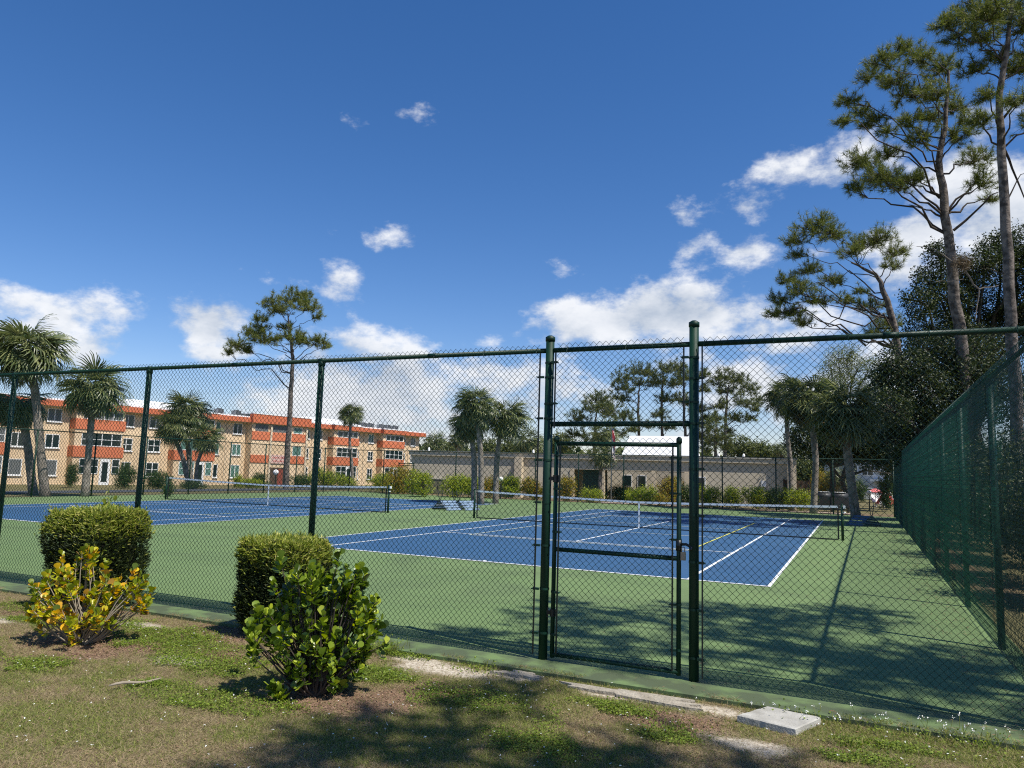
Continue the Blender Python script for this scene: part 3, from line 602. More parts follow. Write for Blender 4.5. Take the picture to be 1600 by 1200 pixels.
# ------------------------------------------------------------------ low clubhouse
CB_A = np.array([-16.319, 36.841, -.15]); CB_Y = math.atan2(.13074, .99142)
cb = thing('low_building', 'long single storey grey beige building with flat roof behind the far fence', 'building', CB_A, CB_Y)
MB().box(-3.2, 9.6, 0, 16, -.2, 3.02).build('wall', M['club'], cb); MB().box(18.2, 25.1, 0, 16, -.2, 3.02).build('wall', M['club'], cb)
MB().box(9.62, 18.18, 9., 9.3, -.2, 3.0).build('back_wall', M['club'], cb); MB().box(9.62, 18.18, 0.01, 6.2, 2.28, 3.015).box(9.62, 18.18, 9.31, 15.9, 2.28, 3.015).build('beam_roof', M['club'], cb)  # roof depth and the unseen gap behind it shaped to shade the passage
MB().box(-3.4, 9.6, -.16, 16.2, 3.024, 3.33).box(18.2, 25.3, -.16, 16.2, 3.024, 3.33).box(9.602, 18.198, -.16, 6.4, 3.024, 3.33).box(9.602, 18.198, 9, 16.2, 3.024, 3.33).build('roof_fascia', M['club'], cb); MB().box(-3.46, 9.59, -.22, 16.3, 3.334, 3.41).box(18.21, 25.36, -.22, 16.3, 3.334, 3.41).box(9.592, 18.208, -.22, 6.45, 3.334, 3.41).build('roof_edge', M['clubcap'], cb)
for x in (9.62, 11.9, 15.6, 17.9): MB().box(x, x+.32, -.05, .25, -.2, 2.277).build('column', M['cream'], cb)
for x, z in ((5.5, 3.0), (24.7, 3.0)): MB().box(x, x+.55, -.6, -.003, -.2, z).build('pilaster', M['cream'], cb)
MB().box(10.5, 11.85, .6, .7, -.1, 2.27).build('shutter', mat('dark_green_shutter', (.01, .035, .028), .6), cb)
q = hip(11.9, 18.3, 9.1, 16, 3.335, 5.35, .6, 1.2); q.build('white_roof_light', M['roofwhite'], cb)
for x in (-2.2, 6.5, 20.2, 21.9): MB().tube([(x, 1, 3.42), (x, 1, 3.6), (x, 1, 3.72)], [.09, .09, .02], 8).build('roof_vent', M['white'], cb)
MB().box(23.0, 23.35, -.05, -.003, 1.45, 1.85).build('wall_box', M['white'], cb)
for x in (12.2, 13.4, 18.6):
    f = MB().box(x, x+.75, 8.95 if x < 18 else -.06, 8.99 if x < 18 else -.003, 1.0, 2.0).build('window', M['white'], cb); MB().box(x+.08, x+.67, 8.93 if x < 18 else -.075, 8.945 if x < 18 else -.062, 1.08, 1.92).build('pane', M['glass'], f)
# wooden yard gate right of the building
p = W(1245, 782, 49.5); wg = thing('wooden_gate', 'dark brown board gate at the right end of the low building', 'gate', (p[0], p[1], -.15), CB_Y)
q = MB()
for i in range(9): q.box(-.75+i*.168, -.75+i*.168+.155, 0, .03, .05, 1.95-.02*(i % 2))
q.build('boards', M['brown'], wg); q = MB().box(-.85, -.76, -.03, .06, 0, 2.05).box(.77, .86, -.03, .06, 0, 2.05).build('post', M['brown'], wg)
# white two storey building far right
p = W(1375, 792, 84); wb = thing('white_building', 'pale two storey building seen between the palm trunk and the right fence', 'building', (p[0], p[1], -.4), rad(-14))
MB().box(-6, 8, 0, 10, 0, 5.0).build('wall', M['teal'], wb); MB().box(-6.3, 8.3, -.5, 10.3, 5.0, 5.35).build('roof', M['white'], wb)
for x in (-2.9, -1.2, 1.6, 3.4):
    f = MB().box(x-.65, x+.65, -.05, -.003, 3.0, 4.2).build('window', M['white'], wb); MB().box(x-.56, x-.05, -.07, -.052, 3.08, 4.12).box(x+.05, x+.56, -.07, -.052, 3.08, 4.12).build('pane', M['glass'], f)
MB().box(-.6, 3.2, -1.6, -.003, 2.35, 2.6).build('canopy', M['white'], wb); MB().box(.1, 2.2, -.06, -.004, .3, 2.1).build('blue_door', M['bluecloth'], wb)
MB().box(-5.5, -1.2, -.06, -.004, .8, 1.9).build('screened_porch', M['screen'], wb)

# ------------------------------------------------------------------ vegetation builders
NEED = np.array([(0, -.5, 0), (0, .5, 0), (1, 0, 0)]); NEEDF = [(0, 1, 2)]
LEAF4 = np.array([(0, 0, 0), (.5, .5, .06), (1, 0, 0), (.5, -.5, .06)]); LEAF4F = [(0, 1, 2, 3)]
CLL = np.array([(0, 0, 0), (.3, .22, .03), (.62, .44, .06), (.88, .34, .05), (1, 0, .0), (.88, -.34, .05), (.62, -.44, .06), (.3, -.22, .03), (.5, 0, -.03)])
CLLF = [(0, 8, 1), (1, 8, 2), (2, 8, 3), (3, 8, 4), (4, 8, 5), (5, 8, 6), (6, 8, 7), (7, 8, 0)]
def limb(q, a, b, r0, r1, sag=0., wob=.06, k=6, n_=6, seedv=None):
    a = np.asarray(a, float); b = np.asarray(b, float); L = np.linalg.norm(b-a); t_ = np.linspace(0, 1, n_)[:, None]
    P = a+(b-a)*t_+np.array([0, 0, 1])*sag*L*np.sin(math.pi*t_)+np.concatenate([np.zeros((1, 3)), R_.normal(size=(n_-2, 3))*wob*L*.5, np.zeros((1, 3))])
    q.tube(P, np.linspace(r0, r1, n_), k, False); return P
def pine(label, base, path, rad0, bl, D, ntuft=1., nlen=.27, per=46, needle='needle', name='pine_tree', cat_='tree', dead=(), group=None, width=.012, low=None):
    """path: trunk points; bl: foliage masses (centre, radius, flatness); limbs run from the trunk to each mass and twigs to each tuft"""
    path = np.asarray(path, float); o = np.array([base[0], base[1], float(gz(base[0], base[1]))]); th = thing(name, label, cat_, o, 0, group)
    q = MB(); n_ = 22; s = np.linspace(0, 1, len(path)); tt = np.linspace(0, 1, n_); P = np.stack([np.interp(tt, s, path[:, i]) for i in range(3)], 1)
    P[1:-1] += R_.normal(size=(n_-2, 3))*rad0*.12; rr = rad0*(1-.82*tt**1.2)
    q.tube(P-o, rr, 12, False); q.build('trunk', M['bark'], th, True)
    br = MB(); tufts = []; tdir = []
    for (c, r, fl) in bl:
        c = np.asarray(c, float); zt = c[2]-max(.45*np.linalg.norm((c-path[-1])[:2]), .8)-r*.3
        zt = min(max(zt, path[0][2]+(path[-1][2]-path[0][2])*(.35 if low is None else low)), path[-1][2]-.2); i = int(np.argmin(abs(P[:, 2]-zt))); a = P[i]
        LP = limb(br, a-o, c-o, max(.018, rr[i]*.30), .014, .04, .07, 6, 8)+o
        per_ = max(12, int(per*.72)); m = max(9, int(ntuft*(r**1.8)*44)); d = rdir(m); d[:, 2] = np.abs(d[:, 2])*1.0-.35*R_.random(m); d /= np.linalg.norm(d, axis=1)[:, None]
        rr_ = r*(.15+1.0*R_.random(m)**.7)[:, None]; T = c+d*rr_*np.array([1, 1, min(1., fl*1.15)])+R_.normal(size=(m, 3))*r*.14
        # secondary twigs: each tuft hangs off a hub on the limb or on one of a few side branches
        hubs = [LP[-1], LP[-2], LP[-3]]+[c+rdir(1)[0]*np.array([1, 1, .4*fl])*r*.5 for _ in range(max(2, m//12))]
        for h in hubs[3:]: limb(br, LP[-2]-o, h-o, .022, .011, .05, .12, 4, 4)
        H = np.array(hubs); k_ = np.argmin(((T[:, None]-H[None])**2).sum(-1)+R_.random((m, len(H)))*.3*r*r, 1)
        for tp, hk in zip(T, k_): limb(br, H[hk]-o, tp-o, .010, .005, -.06, .08, 3, 4)
        tufts.append(T); dd = T-H[k_]; dd /= np.linalg.norm(dd, axis=1)[:, None]+1e-6; dd[:, 2] += .45; tdir.append(dd)
    for a, c_2, r in dead: limb(br, np.asarray(a)-o, np.asarray(c_2)-o, r, r*.3, .05, .08, 5, 6)
    br.build('branches', M['twig'], th, True)
    per = per_; T = np.concatenate(tufts); A = np.concatenate(tdir); A /= np.linalg.norm(A, axis=1)[:, None]; m = len(T)
    P2 = np.repeat(T, per, 0)-o; A2 = np.repeat(A, per, 0); dd = rdir(m*per); dd = dd+A2*.75; dd /= np.linalg.norm(dd, axis=1)[:, None]; dd[:, 2] -= .10*R_.random(m*per)
    P2 = P2-A2*(R_.random((m*per, 1))*nlen*.9)
    V, F = inst(NEED, NEEDF, P2, dd, rdir(m*per), nlen*(.7+.45*R_.random(m*per)), width*(.8+.5*R_.random(m*per)))
    me = npmesh('crown', V, [(F, 0)]); link('crown', me, M[needle], th); return th
def fan_tmpl(nseg=24, seed=0):
    "costapalmate fan: pleated blades from the petiole tip, drooping at their ends; along, side, normal"
    r = np.random.default_rng(seed); V = []; F = []
    for i in range(nseg):
        a = rad(-118+236*i/(nseg-1))+r.normal()*.03; L = (.78+.25*math.cos(a*.7))*(.9+.2*r.random()); ca_, sa = math.cos(a), math.sin(a); w = .030; dr = .25+.25*r.random()
        rr = [(.05, .008, 0), (.45*L, w, -.05-.05*abs(sa)), (.8*L, w*.7, -.16*dr*2-.08*abs(sa)), (L, .002, -.42*dr*2-.12*abs(sa))]; k = len(V)
        for q_, ww, z in rr:
            for s_ in (-1, 1): V.append((q_*ca_-s_*ww*sa*1., q_*sa+s_*ww*ca_, z+(.012 if s_ > 0 else -.012)))
        for j in range(3): F.append((k+2*j, k+2*j+1, k+2*j+3, k+2*j+2))
    return np.array(V), np.array(F)
FANS = [fan_tmpl(24, s_) for s_ in range(4)]
FANS_LO = [fan_tmpl(15, s_+9) for s_ in range(3)]
def palm(label, path, r0, crown, Rc, nl=42, name='palm_tree', lo=False, dry=5, drop=-.55, top=.95, group=None, mt='palm', squash=1.):
    """path: trunk points from the ground; crown centre; Rc crown radius"""
    path = np.asarray(path, float); crown = np.asarray(crown, float); o = path[0].copy(); o[2] = float(gz(o[0], o[1])); path[0][2] = o[2]-.1
    th = thing(name, label, 'palm', o, 0, group); n_ = 16; s = np.linspace(0, 1, len(path)+1); pp = np.vstack([path, crown-[0, 0, Rc*.12]]); tt = np.linspace(0, 1, n_)
    P = np.stack([np.interp(tt, s, pp[:, i]) for i in range(3)], 1)
    Ps = P.copy(); Ps[1:-1] = (P[:-2]+P[1:-1]*2+P[2:])/4
    rr = r0*.88*(1.15-.32*tt); rr[0] *= 1.2; rr = rr*(1+.05*R_.normal(size=n_)); MB().tube(Ps-o, rr, 12).build('trunk', M['pbark'], th, True)
    q = MB()                                                           # cut leaf bases and dry strands under the crown
    for i in range(26):
        a = R_.random()*6.28; z = -R_.random()*Rc*.55; d = np.array([math.cos(a), math.sin(a), 0]); b_ = crown-o+d*r0*.8+[0, 0, z-.1*Rc]; q.tube([b_, b_+d*.10+[0, 0, .16]], [.035, .02], 4)
    q.build('leaf_bases', M['pbark'], th)
    pet = MB(); Vs = []; Fs = []; nV = 0; dV = []; dF = []; nD = 0; fans = FANS_LO if lo else FANS
    lean = np.array([R_.normal()*.16, R_.normal()*.16, 0])
    for i in range(nl+dry):
        isdry = i >= nl; u_ = (i+.5)/nl; el = math.asin(np.clip(top+(drop-top)*u_**1.05+R_.normal()*.06, -.98, .98)) if not isdry else rad(-68+R_.normal()*8); a = i*2.39996+R_.normal()*.18
        d = np.array([math.cos(a)*math.cos(el), math.sin(a)*math.cos(el), math.sin(el)*squash])+lean; Lp = Rc*(.40+.16*R_.random()) if not isdry else Rc*.3
        p0 = crown-o; p2 = p0+d*Lp+[0, 0, -.10*Lp]; pet.tube([p0, p0+d*Lp*.5+[0, 0, .02], p2], [.028, .02, .014], 4, False)
        ax = d+np.array([0, 0, -.15-.55*R_.random() if not isdry else -.6]); ax /= np.linalg.norm(ax); nh = np.array([0, 0, 1.])+R_.normal(size=3)*.3
        if abs(ax[2]) > .85: nh = -d*np.sign(ax[2])*0+np.array([math.cos(a), math.sin(a), 0.])*(-np.sign(d[2]))+R_.normal(size=3)*.2
        T, F = fans[int(R_.integers(len(fans)))]; V, FF = inst(T, F, [p2-ax*.04], np.array([ax]), np.array([nh]), Rc*(.45+.11*R_.random()))
        if isdry: dV.append(V); dF.append(FF+nD); nD += len(V)
        else: Vs.append(V); Fs.append(FF+nV); nV += len(V)
    pet.build('petioles', M[mt], th); link('crown', npmesh('crown', np.concatenate(Vs), [(np.concatenate(Fs), 0)]), M[mt], th)
    if dV: link('dead_fronds', npmesh('dead_fronds', np.concatenate(dV), [(np.concatenate(dF), 0)]), M['palm_dry'], th)
    return th
def leafy(label, base, bl, dens=900, size=.08, m='oak', name='oak_tree', cat_='tree', trunk=None, tr=.2, group=None, aspect=.55, shell=.5, bark='oakbark'):
    "broadleaf crown from leaf clumps: bl = (centre, (rx, ry, rz))"
    o = np.array([base[0], base[1], float(gz(base[0], base[1]))]); th = thing(name, label, cat_, o, 0, group); q = MB(); Ps = []; 
    top = trunk if trunk is not None else o+[0, 0, .35]
    if trunk is not None: P = limb(q, (0, 0, -.1), np.asarray(trunk)-o, tr, tr*.6, 0, .05, 10, 8)
    for c, r in bl:
        c = np.asarray(c, float); r = np.asarray(r, float)*np.ones(3); limb(q, np.asarray(top)-o, c-o, tr*.45, .03, .03, .08, 6, 6)
        ncl = max(10, int(dens*r[0]*r[2]/26*(2.5 if r[0] < .9 else 2.3))); d = rdir(ncl); ce = c+d*r*(shell+(1.02-shell)*R_.random((ncl, 1))**.6)*(.86+.28*R_.random((ncl, 1)))
        for e_ in ce[::3]: limb(q, c-o, e_-o, .02, .006, 0, .1, 3, 3)
        k = 26; cr_ = (.09*np.mean(r)+size*2.2)*(.7+.6*R_.random((ncl, 1))); pp_ = np.repeat(ce, k, 0)+rdir(ncl*k)*np.repeat(cr_, k, 0)*R_.random((ncl*k, 1))**.5; Ps.append(pp_)
    q.build('trunk' if trunk is not None else 'stems', M[bark], th, True); P = np.concatenate(Ps)-o; n_ = len(P); A = rdir(n_)+[0, 0, .25]; N = rdir(n_)+[.2, 0, .9]
    s = size*(.65+.6*R_.random(n_)); V, F = inst(LEAF4, LEAF4F, P, A, N, s, s*aspect); link('crown' if trunk is not None else 'leaves', npmesh('crown', V, [(F, 0)]), M[m], th); return th

# ------------------------------------------------------------------ palms
def at_(u, v, D): return W(u, v, D)
def gpt(u, D):
    p = W(u, 760, D); return np.array([p[0], p[1], float(gz(p[0], p[1]))])
palm('tallest cabbage palm of the left group, its curved trunk rising to a full ragged crown', [gpt(73, 35), at_(62, 690, 35), at_(55, 610, 35)], .21, at_(44, 548, 35), 2.15, 58, drop=-.75)
palm('lower palm at the left edge whose leaning trunk carries a dark hanging crown', [gpt(54, 36.5), at_(44, 700, 36.5), at_(36, 655, 36.5)], .20, at_(26, 628, 36.5), 1.75, 44, drop=-.85, dry=12, top=.6)
palm('straight palm with a fountain crown in front of the first orange balconies', [gpt(134, 35.5), at_(139, 700, 35.5), at_(144, 640, 35.5)], .17, at_(148, 606, 35.5), 1.85, 50, drop=-.7)
palm('leaning stem of the palm pair growing before the peach building, crown hanging left', [gpt(297, 60), at_(286, 715, 60), at_(274, 688, 60)], .2, at_(272, 664, 60), 2.1, 40, drop=-.8)
palm('fuller upright stem of the palm pair growing before the peach building', [gpt(299, 61.5), at_(296, 720, 61.5), at_(291, 670, 61.5)], .22, at_(290, 642, 61.5), 2.35, 56, drop=-.8)
palm('lowest right palm of the cluster before the peach building, over the curtained windows', [gpt(305, 59), at_(308, 725, 59), at_(316, 702, 59)], .16, at_(322, 683, 59), 1.7, 40, drop=-.8)
palm('slim palm with a small round crown before the right half of the peach building', [gpt(551, 72), at_(550, 730, 72), at_(546, 690, 72)], .17, at_(549, 645, 72), 1.55, 52, drop=-.8, dry=3)
palm('tall cabbage palm with pale trunk before the low building, left of its twin', [gpt(753, 40), at_(752, 720, 40), at_(748, 670, 40)], .16, at_(745, 632, 40), 1.5, 54, drop=-.85, dry=8)
palm('shaggy palm with hanging dark skirt just left of the pale trunked palm', [gpt(742, 41.5), at_(741, 720, 41.5), at_(738, 690, 41.5)], .17, at_(734, 660, 41.5), 1.35, 44, drop=-.95, dry=10, top=.5)
palm('twin palm with wide crown on the right of the pale trunked palm', [gpt(775, 41.5), at_(776, 720, 41.5), at_(781, 680, 41.5)], .16, at_(786, 652, 41.5), 1.6, 50, drop=-.9, dry=6)
palm('small bushy palm crown rising behind the low building right of the tall trio', [gpt(826, 75), at_(827, 715, 75)], .2, at_(827, 690, 75), 2.1, 44, lo=True, drop=-.8)
palm('round palm crown just right of the peach building above the low roof', [gpt(678, 85), at_(678, 720, 85)], .2, at_(679, 692, 85), 1.9, 40, lo=True, drop=-.8)
palm('dark palm crown behind the low building left of the tall palm trio', [gpt(716, 68), at_(716, 715, 68)], .2, at_(716, 686, 68), 1.35, 40, lo=True, drop=-.9)
palm('palm with yellowing crown standing beside the flagpole', [gpt(938, 51), at_(938, 750, 51)], .15, at_(940, 712, 51), 1.25, 40, lo=True, drop=-.7, mt='palm', dry=8)
palm('tall palm with grey trunk rising behind the flag', [gpt(946, 56), at_(946, 720, 56)], .17, at_(945, 680, 56), 1.5, 44, lo=True, drop=-.8)
palm('big cabbage palm with wide drooping fronds beside the far right corner of the court', [gpt(1337, 37), at_(1327, 730, 37), at_(1322, 690, 37)], .22, at_(1322, 640, 37), 2.25, 60, drop=-.75, dry=8)
palm('palm with S shaped trunk left of the big drooping palm', [gpt(1270, 41), at_(1275, 720, 41), at_(1270, 670, 41)], .19, at_(1258, 622, 41), 2.0, 50, drop=-.85, dry=9)
palm('thinner palm behind the S shaped one, standing by the wooden gate', [gpt(1236, 46), at_(1235, 720, 46), at_(1230, 680, 46)], .16, at_(1228, 618, 46), 1.75, 48, drop=-.9, dry=8)
palm('stubby palm with short trunk just before the white building', [gpt(1310, 60), at_(1310, 772, 60)], .2, at_(1312, 748, 60), 1.6, 40, lo=True, drop=-.5)
palm('tiny palm top peeping over the low roof beside the wooden gate', [gpt(1222, 70), at_(1222, 720, 70)], .2, at_(1222, 704, 70), 1.2, 32, lo=True)

# ------------------------------------------------------------------ pines
def B(u, v, rp, D, dd=0, fl=.7): return (W(u, v, D+dd), rp*D/FPX, fl)
D = 60
pine('lone slash pine with bare trunk and open irregular crown in front of the peach building', gpt(447, D), [gpt(447, D)-[0, 0, .2], at_(450, 690, D), at_(456, 600, D), at_(458, 555, D), at_(452, 520, D), at_(450, 490, D)], .25,
     [B(455, 470, 24, D, 1), B(480, 480, 24, D, -1), B(474, 462, 16, D), B(425, 476, 20, D, -1), B(436, 486, 20, D, 1), B(410, 512, 14, D), B(408, 500, 15, D, -1), B(395, 523, 20, D, 1), B(408, 532, 22, D, -1), B(372, 540, 18, D), B(358, 552, 12, D, 1), B(385, 548, 14, D), B(458, 528, 20, D, -2), B(470, 535, 20, D, 1), B(497, 534, 17, D), B(505, 542, 13, D, 1), B(446, 512, 14, D, 1), B(430, 530, 14, D, 0), B(494, 496, 10, D)], D, ntuft=1.3, per=42, width=.026, nlen=.36)
D = 30
pine('tall pine with forked upper trunk and wide shelves of needles above the right fence', W(1512, 760, D), [W(1512, 790, D), W(1504, 560, D), W(1488, 430, D), W(1474, 320, D), W(1468, 250, D), W(1478, 190, D), W(1482, 110, D)], .255,
     [B(1440, 95, 26, D), B(1412, 80, 26, D, 1), B(1380, 95, 24, D, -1), B(1360, 120, 22, D, 1), B(1396, 130, 26, D), B(1420, 150, 30, D, 1), B(1325, 160, 20, D), B(1345, 175, 18, D, 1), B(1318, 190, 16, D, -1), B(1365, 190, 24, D, 1), B(1385, 205, 16, D), B(1460, 150, 28, D, -1), B(1470, 110, 30, D, 1), B(1492, 170, 26, D, 1),
      B(1345, 255, 30, D), B(1375, 280, 32, D, -1), B(1335, 295, 20, D, 1), B(1405, 290, 30, D, 1), B(1430, 280, 22, D), B(1440, 215, 24, D, -1), B(1500, 215, 26, D), B(1525, 250, 28, D, 1), B(1535, 285, 24, D, -1), B(1515, 190, 20, D), B(1450, 185, 22, D, 1), B(1385, 240, 22, D, 1), B(1545, 310, 14, D), B(1420, 190, 20, D, -1)], D, ntuft=2.9, per=50, nlen=.27, width=.014,
     dead=[(W(1475, 340, D), W(1420, 320, D), .05), (W(1490, 360, D), W(1560, 300, D-1), .06), (W(1480, 330, D), W(1540, 270, D), .05), (W(1498, 410, D), W(1432, 385, D), .03), (W(1478, 340, D), W(1410, 300, D), .06)])
D = 25
pine('tallest pine at the right edge of the picture, trunk bare up to the top branches', W(1592, 800, D), [W(1592, 830, D), W(1584, 560, D), W(1574, 400, D), W(1565, 250, D), W(1562, 150, D), W(1575, 60, D), W(1590, -80, D)], .21,
     [B(1480, 40, 26, D), B(1510, 30, 34, D, 1), B(1540, 20, 34, D, -1), B(1500, 60, 26, D, 1), B(1530, 60, 26, D), B(1575, 20, 36, D, 1), B(1600, 40, 34, D), B(1540, -20, 40, D), B(1600, -40, 44, D), B(1520, 110, 24, D, 1), B(1590, 110, 30, D, 1), B(1545, 150, 22, D), B(1590, 160, 24, D, -1), B(1530, 190, 20, D), B(1630, 90, 40, D), B(1640, 180, 40, D), B(1560, 90, 24, D, 1), B(1650, 10, 50, D, 2)], D, ntuft=2.9, per=50, nlen=.27, width=.014,
     dead=[(W(1562, 190, D), W(1600, 150, D), .05), (W(1568, 230, D), W(1610, 330, D), .05), (W(1568, 320, D), W(1605, 270, D), .035), (W(1575, 430, D), W(1540, 420, D), .03)], low=.5)
D = 40
pine('leaning pine with a low spreading umbrella crown left of the tall pines', W(1413, 790, D), [W(1415, 810, D), W(1410, 600, D), W(1400, 520, D), W(1384, 460, D), W(1370, 430, D), W(1330, 410, D)], .26,
     [B(1270, 360, 30, D), B(1240, 378, 22, D, 1), B(1300, 368, 26, D, -1), B(1285, 345, 18, D), B(1245, 400, 18, D, 1), B(1350, 385, 28, D, 1), B(1375, 375, 26, D), B(1330, 395, 20, D, -1), B(1400, 395, 24, D, 1), B(1395, 415, 18, D), B(1265, 425, 24, D, 1), B(1230, 438, 20, D), B(1250, 455, 24, D, -1), B(1220, 470, 22, D, 1), B(1212, 490, 18, D), B(1240, 490, 24, D), B(1255, 505, 18, D, 1), B(1275, 470, 24, D), B(1300, 440, 22, D, 1), B(1320, 470, 18, D), B(1360, 480, 24, D, 2), B(1385, 505, 26, D, 2), B(1345, 455, 14, D), B(1370, 520, 18, D)], D, ntuft=2.3, per=40, nlen=.29, width=.017, low=.5,
     dead=[(W(1335, 465, D), W(1285, 515, D), .05)])
for k_, (lab, tb, tops, Bs, D, r0) in enumerate([
    ('far pine with rounded crown left of the flag above the low roof', 925, [(930, 660)], [(930,640,22),(905,655,18),(955,645,22),(975,655,18),(940,625,18),(900,680,16),(925,690,20),(965,680,14),(985,672,10)], 88, .25),
    ('far flat topped pine left of its taller neighbours behind the low building', 1000, [(997, 620)], [(975,592,16),(995,582,18),(1015,584,16),(968,605,14),(1000,600,12),(975,625,12),(985,610,10),(1020,600,12),(962,622,9),(1010,665,11),(990,672,10)], 95, .28),
    ('far pine in the middle of the group whose crown touches the gate post', 1036, [(1034, 610)], [(1040,580,18),(1058,576,16),(1030,596,14),(1055,600,18),(1040,625,14),(1060,625,16),(1030,650,14),(1045,668,12),(1068,590,14)], 96, .28),
    ('far slim pine directly behind the right gate post', 1075, [(1068, 610)], [(1085,590,16),(1095,610,16),(1075,630,14),(1092,640,16),(1100,585,12),(1105,655,16),(1085,665,14)], 92, .26),
    ('far pine with the broadest crown right of the gate posts', 1130, [(1135, 630)], [(1130,590,16),(1150,595,18),(1170,610,18),(1160,630,18),(1180,640,12),(1135,612,16),(1125,635,14),(1150,655,14),(1185,625,10),(1120,600,12),(1170,655,12),(1140,675,12)], 90, .28),
    ('far dark pine thicket rising right of the gate posts over the low roof', 1118, [(1118, 670)], [(1110,670,18),(1125,685,18),(1105,692,18),(1095,680,14),(1135,700,14),(1120,655,14),(1100,705,14)], 80, .22)]):
    g = gpt(tb, D); pine(lab, g, [g-[0, 0, .2], at_((tb+tops[0][0])/2, 715, D), at_(*tops[0], D), at_(tops[0][0]+3, min(b_[1] for b_ in Bs)+12, D)], r0, [B(u, v, r*1.12, D, (i % 3-1)*1.5, .75) for i, (u, v, r) in enumerate(Bs)], D, ntuft=.62, per=36, nlen=.5, width=.05, needle='needle_far', group='far pines beyond the low building')
# pines standing off to the right whose shade falls on court and grass
def shade_pine(label, x, y, h, bl, r0=.24, nt=1.75):
    pine(label, (x, y), [(x, y, -.2), (x-.1, y+.2, h*.5), (x, y, h*.8), (x+.1, y, h)], r0, [(np.array((bx, by, bz)), br_, .6) for bx, by, bz, br_ in bl], 20, ntuft=nt, per=30, nlen=.29, width=.026)
shade_pine('pine beyond the near right fence corner whose crown shades the court', 18.3, -6.6, 13.5,
   [(16.6,-7.4,10.6,.95),(18,-6.2,11.2,1.1),(15.6,-5.6,10.0,.8),(17.0,-4.6,10.6,.9),(19.4,-7.4,11.8,1.1),(18.8,-5.2,12.8,1.1),(14.9,-6.8,9.4,.7),(19.9,-5.9,10.4,1.0),(16.2,-6.3,12.2,.8),(20.3,-7.9,10.8,.9),(14.4,-5.1,9.7,.5),(18.0,-3.9,9.9,.8),(19.1,-3.6,11.3,.7),(20.2,-6.8,12.6,.9),(13.7,-7.3,9.2,.45),(18.4,-6.3,9.2,.9),(19.9,-7.6,8.9,.9)], nt=1.7)
shade_pine('pine right of the lawn whose crown shades the grass before the gate', 18.8, -11.2, 13.,
   [(16.2,-11.2,10.2,0.9),(17.8,-10.4,10.8,1),(15.2,-10.4,9.8,0.75),(18.8,-11.6,11.6,1.1),(17,-12.4,11,1),(14.6,-11.6,9,0.7),(20,-10.6,11,1),(16,-9.4,10.9,0.6),(20.6,-12,12,1),(14.1,-10.6,8.6,0.5),(15.6,-13,9.6,0.9),(17.6,-13.6,10,1),(16.8,-10.8,9.4,1.1),(18,-11.9,9.2,1.1),(19.1,-10.3,9.4,1),(16,-12,10,1),(19.6,-11.9,10,1)])

# ------------------------------------------------------------------ oaks and understorey on the right
def O(u, v, rp, D, dd=0, f=1.): r = rp*D/FPX; return (W(u, v, D+dd), (r, r, r*f))
D = 34
leafy('dark oak mass filling the gap between the two tall pine trunks', W(1530, 760, D), [O(1470,400,24,D),O(1500,430,30,D,1),O(1540,420,34,D),O(1560,390,28,D,1),O(1450,440,24,D),O(1435,470,24,D,-1),O(1480,470,34,D),O(1530,480,40,D,1),O(1590,420,36,D),O(1600,480,40,D),O(1450,510,34,D),O(1570,520,40,D,1),O(1500,540,44,D),O(1620,380,40,D),O(1640,500,50,D)], 1500, .11, trunk=W(1530, 620, D), tr=.3)
D = 30
leafy('dark oak with a dense low crown overhanging the right fence', W(1470, 790, D), [O(1410,570,34,D),O(1440,550,34,D,1),O(1400,600,34,D),O(1440,610,44,D),O(1480,580,44,D,1),O(1520,600,50,D),O(1390,640,30,D,-1),O(1430,655,40,D),O(1480,650,50,D,1),O(1530,560,44,D,1),O(1560,620,50,D),O(1430,700,40,D,1),O(1400,690,28,D),O(1480,710,50,D),O(1380,590,18,D)], 1500, .11, trunk=W(1470, 690, D), tr=.28)
D = 50
leafy('shady oak thicket behind the big drooping palm', W(1300, 775, D), [O(1250,690,24,D),O(1280,665,22,D),O(1300,690,30,D),O(1345,680,34,D),O(1375,660,30,D),O(1390,700,34,D),O(1260,650,18,D),O(1360,705,26,D),O(1285,705,20,D),O(1330,700,26,D,2),O(1400,665,24,D,3),O(1400,740,22,D,4)], 1500, .16, trunk=W(1300, 730, D), tr=.25)
D = 55
leafy('feathery grey green tree top rising above the big drooping palm', W(1320, 770, D), [O(1310,560,18,D),O(1330,550,16,D),O(1300,580,20,D),O(1340,580,22,D),O(1360,570,14,D),O(1320,600,26,D),O(1365,600,18,D),O(1300,610,20,D),O(1385,620,18,D)], 620, .17, m='needle', name='broadleaf_tree', trunk=W(1320, 660, D), tr=.2, aspect=.25)
